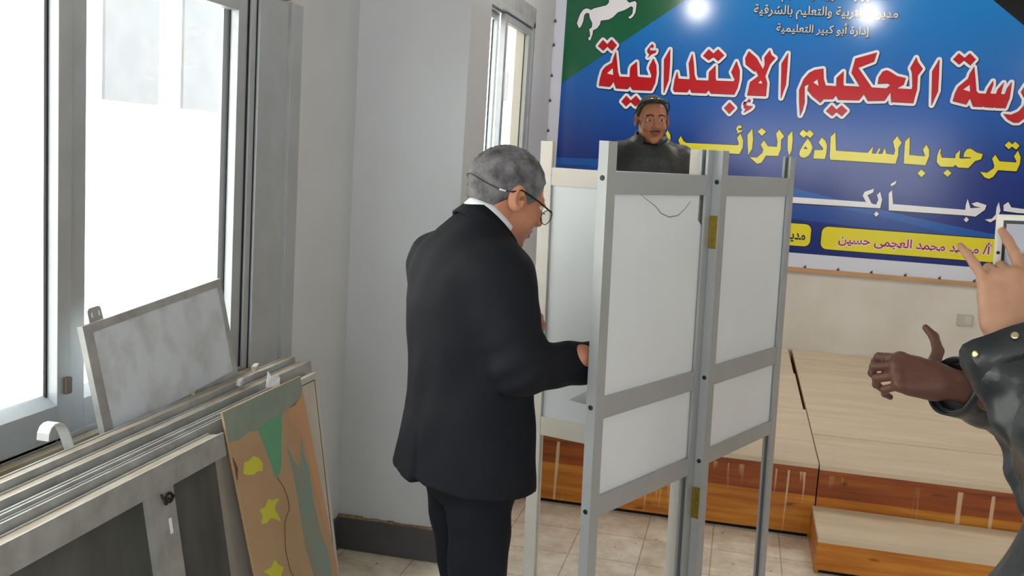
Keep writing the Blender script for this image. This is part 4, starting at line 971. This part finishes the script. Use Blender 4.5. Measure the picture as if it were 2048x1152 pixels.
    for sd in ('L', 'R'):
        a_ = V3(*J['an'+sd]); a_[2] = 0.05; f = Field(a_-V3(0.12, 0.09, 0.07), a_+V3(0.24, 0.09, 0.10), 0.006)
        f.cone(a_-V3(0.045, 0, 0.0), a_+V3(0.15, 0, -0.012), 0.047, 0.040, 0.01); f.cone(a_+V3(-0.01, 0, 0), a_+V3(-0.01, 0, 0.05), 0.05, 0.05, 0.02); f.cut(lambda X, Y, Z: 0.002-Z)
        V, Q = f.mesh(1); mesh_obj('shoe', V, Q, mats['shoe'], None, o, True)
    return o

SK = lambda n, c, c2: mat(n, srgb(*c), 0.5, noise=0.45, nscale=28, col2=srgb(*c2), bump=0.05, bscale=220)
skin1 = [SK('skin_tan', (190, 130, 98), (168, 104, 76)), mat('lips_tan', srgb(140, 80, 68), 0.5), mat('brow_grey', srgb(70, 62, 56), 0.8, noise=0.6, nscale=80), SK('shaven_tan', (158, 112, 90), (140, 96, 78))]
skin2 = [SK('skin_brown', (176, 116, 84), (150, 92, 64)), mat('lips_brown', srgb(132, 72, 58), 0.5), mat('brow_black', srgb(52, 38, 30), 0.8), SK('shaven_brown', (138, 92, 70), (116, 74, 56))]
skin3 = [SK('skin_light', (184, 140, 110), (158, 108, 82))]+skin1[1:]
skin4 = [SK('skin_dark', (98, 60, 48), (78, 46, 36))]+skin2[1:]
EYW = mat('eye_white', srgb(220, 214, 205), 0.25); IRIS = mat('iris_brown', srgb(30, 18, 12), 0.2)
SUIT = mat('suit_cloth', srgb(22, 24, 30), 0.8, noise=0.3, nscale=5, col2=srgb(15, 16, 20), spec=0.2, bump=0.06, bscale=420)
SUITT = mat('suit_trousers', srgb(22, 24, 31), 0.85, spec=0.2, noise=0.3, nscale=5, bump=0.06, bscale=420)
LEATH = mat('black_leather', srgb(46, 50, 54), 0.38, noise=0.7, nscale=14, col2=srgb(26, 28, 32), bump=0.35, bscale=26, detail=6)
LEATH2 = mat('brown_black_leather', srgb(44, 46, 46), 0.45, noise=0.8, nscale=13, col2=srgb(20, 21, 22), bump=0.5, bscale=20, detail=6)
JEANS = mat('dark_trousers', srgb(38, 41, 50), 0.8, noise=0.4, nscale=12)
SHOE = mat('black_shoe', srgb(22, 21, 21), 0.35)
HAIRG = mat('grey_hair', srgb(122, 120, 122), 0.75, noise=0.85, nscale=26, col2=srgb(44, 44, 47), bump=0.5, bscale=120, detail=6)
HAIRB = mat('black_hair', srgb(34, 31, 30), 0.7, noise=0.5, nscale=40, bump=0.4, bscale=120)
SHIRT = mat('white_shirt', srgb(232, 234, 238), 0.7)
LENS = glass_mat('clear_lens', tint=(0.96, 0.97, 0.97, 1), gloss=0.12)
METAL = mat('glasses_metal', srgb(40, 36, 34), 0.3, 0.6); SNAP = mat('snap_brass', srgb(190, 180, 140), 0.3, 0.8); DLENS = mat('dark_lens', srgb(18, 18, 20), 0.08)

# --- man in the dark suit, seen from behind on his right side, head bent over the ballot
Hm = rotm('Z', -4) @ rotm('Y', 20)
man = dict(head=(0.073, 0, 1.597), headR=Hm, neck=(0.012, 0, 1.475), jaw=1.06, hres=0.0030,
    shL=(-0.032, 0.172, 1.408), elL=(0.010, 0.228, 1.175), wrL=(0.135, 0.150, 1.235), cfL=(0.115, 0.160, 1.228),
    shR=(-0.015, -0.172, 1.410), elR=(0.000, -0.250, 1.215), wrR=(0.255, -0.190, 1.205), cfR=(0.238, -0.194, 1.206), rs=(0.070, 0.058, 0.051),
    hipL=(0.0, 0.085, 0.93), knL=(0.075, 0.095, 0.52), anL=(0.03, 0.11, 0.09), hipR=(0.0, -0.085, 0.93), knR=(0.005, -0.095, 0.52), anR=(-0.03, -0.11, 0.09),
    torso=[(0.885, 0.002, 0.01, 0.146, 0.240), (0.95, 0.002, 0.008, 0.143, 0.230), (1.08, 0.0, 0, 0.138, 0.208), (1.20, -0.008, 0, 0.137, 0.200), (1.32, -0.024, 0, 0.135, 0.198), (1.40, -0.030, 0, 0.121, 0.195), (1.455, -0.026, 0, 0.104, 0.178), (1.505, -0.012, 0, 0.080, 0.122), (1.545, 0.006, 0, 0.060, 0.076), (1.575, 0.018, 0, 0.046, 0.058)],
    neckcut=(1.535, 1.05), vent=True, leg=0.86, armk=0.055, hairline=((-0.13, -0.05, -0.03, -0.005, 0.016, 0.030, 0.050, 0.064, 0.075, 0.11), (-0.046, -0.048, -0.026, 0.006, 0.006, -0.020, 0.002, 0.046, 0.062, 0.072)),
    handR=dict(W=(0.248, -0.190, 1.205), d=(0.78, 0.50, -0.25), n=(0.2, -0.35, 0.9), curls=((35, 45, 25), (45, 50, 30), (55, 55, 30), (60, 55, 30)), thumb=(0.75, 0.45, -0.4)),
    handL=dict(W=(0.130, 0.153, 1.234), d=(0.80, -0.45, 0.30), n=(0.3, 0.7, 0.5), curls=((30, 40, 20), (35, 45, 25), (40, 45, 25), (45, 45, 25))))
M1 = person('man in dark suit with grey hair and glasses, bending into the voting booth', (-0.624, 2.434), math.radians(41), man, skin1, dict(eyew=EYW, iris=IRIS, hair=HAIRG, jacket=SUIT, trousers=SUITT, shoe=SHOE), res=0.0056)
strip_ring('shirt_collar', (0.038, 0, 1.540), (0.73, 0, -0.68), 0.063, (0.68, 0, 0.73), 0.077, 0.036, 0.003, 0.003, SHIRT, M1)
strip_ring('jacket_collar', (0.036, 0, 1.522), (0.72, 0, -0.69), 0.072, (0.66, 0, 0.75), 0.086, 0.045, 0.012, 0.007, SUIT, M1, a0=28, a1=332, hb=0.050)
ho = V3(*man['head']); HP = lambda *p: tuple(ho+Hm@V3(*p))
gl = tube_obj('eyeglasses', [([HP(-0.030, -0.083, -0.002), HP(-0.008, -0.084, 0.012), HP(0.05, -0.079, 0.004), HP(0.098, -0.066, -0.006)], 0.0022), ([HP(-0.030, 0.083, -0.002), HP(-0.008, 0.084, 0.012), HP(0.05, 0.079, 0.004), HP(0.098, 0.066, -0.006)], 0.0022),
    ([HP(0.108, -0.010, -0.010), HP(0.112, 0, -0.008), HP(0.108, 0.010, -0.010)], 0.0012)]+[([HP(0.106-0.004*abs(math.cos(t)), s*0.037+0.028*math.cos(t), -0.018+0.019*math.sin(t)) for t in np.linspace(0, 2*PI, 25)], 0.0011) for s in (-1, 1)], METAL, M1)
for s in (-1, 1):
    mb = MB(); mb.add([HP(0.105, s*0.037+0.027*math.cos(t), -0.018+0.018*math.sin(t)) for t in np.linspace(0, 2*PI, 24, endpoint=False)], [tuple(range(24))]); mb.build('lens', LENS, gl)
tube_obj('glasses_cord', [([HP(-0.030, s*0.084, -0.002), HP(-0.055, s*0.080, -0.008), HP(-0.090, s*0.055, -0.004), HP(-0.113, s*0.022, 0.004), HP(-0.1175, 0, 0.006)], 0.0011) for s in (-1, 1)], METAL, M1)
tube_obj('cord_clasp', [([HP(-0.062, -0.0815, -0.008), HP(-0.046, -0.0845, -0.006)], 0.0022)], PAPER, M1)
# ballot paper in his hands
MR = Matrix.Translation((-0.624, 2.434, 0)) @ Matrix.Rotation(math.radians(41), 4, 'Z')
bp = MB().box((-0.105, -0.075, -0.0006), (0.105, 0.075, 0.0006)).build('ballot_paper', PAPER)
bp.matrix_world = MR @ Matrix.Translation((0.400, -0.060, 1.085)) @ Matrix.Rotation(math.radians(20), 4, 'Z') @ Matrix.Rotation(math.radians(-10), 4, 'Y')
tag(bp, 'white ballot paper under the hands of the man in the suit', 'paper')

# --- smiling man behind the booth, on the stage, dark glasses pushed up on his head
Hb = rotm('Z', 12) @ rotm('X', 3) @ rotm('Y', 6)
bm_ = dict(head=(0.045, 0, 1.552), headR=Hb, neck=(0.0, 0, 1.40), jaw=1.08, hres=0.0030, smile=True, moustache=True,
    shL=(-0.015, 0.160, 1.350), elL=(-0.03, 0.255, 1.06), wrL=(0.10, 0.21, 0.87), cfL=(0.085, 0.215, 0.89), shR=(-0.015, -0.160, 1.350), elR=(-0.03, -0.255, 1.06), wrR=(0.10, -0.21, 0.87), cfR=(0.085, -0.215, 0.89), rs=(0.078, 0.068, 0.055),
    hipL=(0, 0.09, 0.88), knL=(0.02, 0.10, 0.48), anL=(0, 0.11, 0.09), hipR=(0, -0.09, 0.88), knR=(0.02, -0.10, 0.48), anR=(0, -0.11, 0.09),
    torso=[(0.82, 0.01, 0, 0.135, 0.195), (0.95, 0.01, 0, 0.135, 0.195), (1.10, 0.005, 0, 0.14, 0.19), (1.25, 0.0, 0, 0.14, 0.19), (1.35, -0.005, 0, 0.125, 0.186), (1.41, -0.005, 0, 0.105, 0.150), (1.45, 0.0, 0, 0.088, 0.105), (1.47, 0.01, 0, 0.08, 0.085)],
    neckcut=(1.455, 0.35), wrinkle=0.004, hairline=((-0.13, -0.05, -0.03, -0.005, 0.016, 0.030, 0.045, 0.11), (-0.070, -0.065, -0.030, 0.004, 0.010, 0.030, 0.072, 0.100)),
    handR=dict(W=(0.105, -0.21, 0.865), d=(0.25, 0.05, -0.95), n=(0.3, -0.95, 0), curls=((20, 25, 15), (25, 30, 15), (28, 32, 15), (30, 30, 15)), res=0.004), handL=dict(W=(0.105, 0.21, 0.865), d=(0.25, -0.05, -0.95), n=(0.3, 0.95, 0), curls=((20, 25, 15), (25, 30, 15), (28, 32, 15), (30, 30, 15)), res=0.004))
qb = CAM+(CR*((1303-1024)/F)-CU*((250-576)/F)+CF)*5.20
yb_ = math.radians(-84)
M2 = person('smiling man in dark leather jacket, dark glasses on his head, standing behind the booth', (qb[0]-0.045*math.cos(yb_), qb[1]-0.045*math.sin(yb_)), yb_, bm_, skin2, dict(eyew=EYW, iris=IRIS, hair=HAIRB, jacket=LEATH2, trousers=JEANS, shoe=SHOE), z0=ZS, res=0.0065)
strip_ring('jacket_collar', (0.025, 0, 1.475), (0.96, 0, -0.28), 0.080, (0.28, 0, 0.96), 0.085, 0.055, 0.018, 0.008, LEATH2, M2, a0=22, a1=338)
ho2 = V3(*bm_['head']); HP2 = lambda *p: tuple(ho2+Hb@V3(*p))
sg = tube_obj('sunglasses', [([HP2(-0.03, s*0.084, 0.02), HP2(0.02, s*0.083, 0.055), HP2(0.062, s*0.066, 0.086)], 0.003) for s in (-1, 1)]+[([HP2(0.072, -0.012, 0.094), HP2(0.074, 0, 0.096), HP2(0.072, 0.012, 0.094)], 0.0025)], BLACK, M2)
for s in (-1, 1):
    f = Field((-0.05, -0.05, -0.05), (0.05, 0.05, 0.05), 0.003); f.ell((0, 0, 0), (0.020, 0.031, 0.005)); V, Q = f.mesh(1)
    Rl = Hb @ rotm('X', -s*16) @ rotm('Y', 34); mesh_obj('lens', ho2+Hb@V3(0.064, s*0.036, 0.090)+V@Rl.T, Q, DLENS, None, sg, True)

# --- person at the right edge holding up a white phone; body mostly out of the picture
def local(o, yaw, w):
    d = V3(*w)-V3(o[0], o[1], 0); c, s = math.cos(yaw), math.sin(yaw); return (d[0]*c+d[1]*s, -d[0]*s+d[1]*c, d[2])
dep = lambda x, y, t: CAM+(CR*((x-1024)/F)-CU*((y-576)/F)+CF)*t
oA, yA = (0.585, 1.300), math.radians(95)
LA = lambda w: local(oA, yA, w); VA = lambda v: local((0, 0), yA, v)
wA, eA, cA_ = dep(2012, 668, 1.55), dep(2165, 975, 1.42), dep(2022, 702, 1.545)
ph_r = dep(2085, 560, 1.60)+V3(0.022, -0.004, 0)
pa = dict(head=(0.055, 0, 1.60), headR=rotm('Y', 4), neck=(0.0, 0, 1.47), hres=0.004,
    shL=(0.0, 0.165, 1.42), elL=LA(eA), wrL=LA(wA), cfL=LA(cA_), rsL=(0.085, 0.078, 0.068), shR=(0.0, -0.175, 1.41), elR=(0.12, -0.27, 1.20), wrR=LA(ph_r+V3(0.035, -0.03, -0.06)), cfR=LA(ph_r+V3(0.05, -0.06, -0.09)), rs=(0.08, 0.07, 0.06),
    hipL=(0, 0.09, 0.93), knL=(0.02, 0.10, 0.51), anL=(0, 0.11, 0.09), hipR=(0, -0.09, 0.93), knR=(0.02, -0.10, 0.51), anR=(0, -0.11, 0.09),
    torso=[(0.90, 0.05, 0.0, 0.17, 0.27), (1.05, 0.05, 0.0, 0.17, 0.265), (1.17, 0.04, 0, 0.165, 0.25), (1.27, 0.02, 0, 0.15, 0.215), (1.37, 0.0, 0, 0.135, 0.19), (1.44, 0.0, 0, 0.11, 0.15), (1.50, 0, 0, 0.085, 0.10), (1.54, 0.01, 0, 0.075, 0.08)],
    neckcut=(1.52, 0.4), wrinkle=0.005, swr=0.010, jhi=(0.62, 0.50, 1.62), jlo=(-0.32, -0.42, 0.84), hairline=man['hairline'],
    handL=dict(W=tuple(LA(wA)), d=VA((-0.06, 0.30, 0.95)), n=VA((0.05, -0.95, 0.30)), curls=((12, 14, 8), (62, 95, 60), (60, 95, 60), (6, 12, 8)), splay=(-14, -8, -10, -28), thumb=(0.8, 0.3, -0.55), res=0.0026),
    handR=dict(W=tuple(LA(ph_r+V3(0.035, -0.03, -0.06))), d=VA((-0.25, 0.35, 0.9)), n=VA((0.6, -0.7, 0.3)), curls=((40, 60, 40), (45, 60, 40), (48, 60, 40), (50, 60, 40)), res=0.004))
M3 = person('person in black leather jacket at the right edge, left hand raised beside a white phone', oA, yA, pa, skin3, dict(eyew=EYW, iris=IRIS, hair=HAIRB, jacket=LEATH, trousers=JEANS, shoe=SHOE), res=0.0062)
def cuff(o, LF, c, e, r, mt, toward, h=0.05, tabang=None):
    """stitched cuff band with two press studs round the sleeve end"""
    c, e = V3(*LF(c)), V3(*LF(e)); ax = (c-e)/np.linalg.norm(c-e); t = V3(*toward); t = t-ax*(t@ax); t /= np.linalg.norm(t); u = np.cross(ax, t)
    N = 32; vs = []; fs = []
    for k in range(N+1):
        a = 2*PI*k/N; dr = t*math.cos(a)+u*math.sin(a); ex = 0.010*math.exp(-(min(a, 2*PI-a)/0.35)**2)
        for (rr, z) in ((r+0.003, -h), (r+0.006+ex, 0.006+ex*0.6), (r+0.0015, 0.006), (r-0.004, -h)): vs.append(c+dr*rr+ax*z)
    for k in range(N):
        for j in range(4): fs.append((k*4+j, k*4+(j+1) % 4, (k+1)*4+(j+1) % 4, (k+1)*4+j))
    b = mesh_obj('cuff', vs, fs, mt, None, o, True)
    for a, z in ((0.10, -0.010), (0.9, -0.012)):
        dr = t*math.cos(a)+u*math.sin(a); MB().disc(tuple(c+dr*(r+0.009)+ax*z), tuple(dr), 0.0055, 0.003, 0, 14).build('press_stud', SNAP, b)
cuff(M3, LA, cA_, eA, 0.068, LEATH, VA((-0.85, -0.5, 0)))
# the white phone: screen towards the person, left edge in the picture
PHN = mat('phone_white', srgb(226, 222, 208), 0.35); SCRN = bpy.data.materials.new('phone_screen'); SCRN.use_nodes = True
sp_ = SCRN.node_tree.nodes['Principled BSDF']; sp_.inputs['Base Color'].default_value = srgb(120, 122, 132); sp_.inputs['Roughness'].default_value = 0.15
sp_.inputs['Emission Color'].default_value = srgb(140, 142, 152); sp_.inputs['Emission Strength'].default_value = 0.25
phone = empty('phone'); tag(phone, 'white phone with lit grey screen held up at the right edge', 'phone')
pc = dep(1994, 428, 1.645)
phone.matrix_world = Matrix.Translation(tuple(pc)) @ Matrix.Rotation(math.radians(-4), 4, 'Z') @ Matrix.Rotation(math.radians(-2.0), 4, 'Y') @ Matrix.Rotation(math.radians(-6), 4, 'X')
MB().box((0, 0, -0.165), (0.100, 0.010, 0), b=0.004).build('case', PHN, phone)
MB().box((0.0105, -0.0008, -0.150), (0.0895, 0.001, -0.0095)).build('bezel', BLACK, phone)
MB().box((0.0150, -0.0014, -0.145), (0.0850, 0.0, -0.0150)).build('screen', SCRN, phone)
MB().disc((0.0056, 0.0005, -0.062), (0, -1, 0), 0.0028, 0.0012, 0, 14).build('button', BLACK, phone)

# --- second person beyond, only the moving brown hand and cuff show
oB, yB = (1.06, 2.16), math.radians(183)
LB = lambda w: local(oB, yB, w); VB = lambda v: local((0, 0), yB, v)
wB, eB, cB_ = dep(1893, 768, 1.88), dep(2085, 835, 1.98), dep(1906, 773, 1.89)
pbn = dict(head=(0.055, 0, 1.58), headR=rotm('Y', 4), neck=(0.0, 0, 1.45), hres=0.004,
    shL=(0.0, 0.175, 1.40), elL=LB(eB), wrL=LB(wB), cfL=LB(cB_), rsL=(0.080, 0.068, 0.050), shR=(0.0, -0.175, 1.40), elR=(0.08, -0.27, 1.14), wrR=(0.30, -0.16, 1.22), cfR=(0.28, -0.17, 1.215), rs=(0.08, 0.07, 0.058),
    hipL=(0, 0.09, 0.93), knL=(0.02, 0.10, 0.51), anL=(0, 0.11, 0.09), hipR=(0, -0.09, 0.93), knR=(0.02, -0.10, 0.51), anR=(0, -0.11, 0.09),
    torso=[(0.86, 0.01, 0, 0.14, 0.20), (1.0, 0.01, 0, 0.14, 0.20), (1.2, 0.005, 0, 0.14, 0.205), (1.32, 0.0, 0, 0.135, 0.20), (1.40, -0.005, 0, 0.115, 0.175), (1.455, 0.0, 0, 0.09, 0.11), (1.50, 0.01, 0, 0.078, 0.083)],
    neckcut=(1.49, 0.4), wrinkle=0.004, jhi=(0.82, 0.50, 1.58), jlo=(-0.32, -0.42, 0.82), hairline=man['hairline'],
    handL=dict(W=tuple(LB(wB)), d=VB((-0.97, 0.05, 0.16)), n=VB((0.12, -0.80, 0.55)), curls=((38, 48, 28), (42, 52, 30), (46, 54, 30), (50, 54, 30)), thumb=(-0.15, 1.0, -0.1), res=0.003),
    handR=dict(W=(0.31, -0.155, 1.222), d=(0.9, 0.4, 0.1), n=(0.3, -0.8, 0.4), curls=((25, 30, 15), (28, 32, 15), (30, 34, 15), (32, 34, 15)), res=0.004))
M4 = person('person off the right edge, only a brown hand in a dark snap cuff reaching in', oB, yB, pbn, skin4, dict(eyew=EYW, iris=IRIS, hair=HAIRB, jacket=LEATH, trousers=JEANS, shoe=SHOE), res=0.0066)
cuff(M4, LB, cB_, eB, 0.050, LEATH, VB((0.0, -0.9, 0.45)), h=0.04)
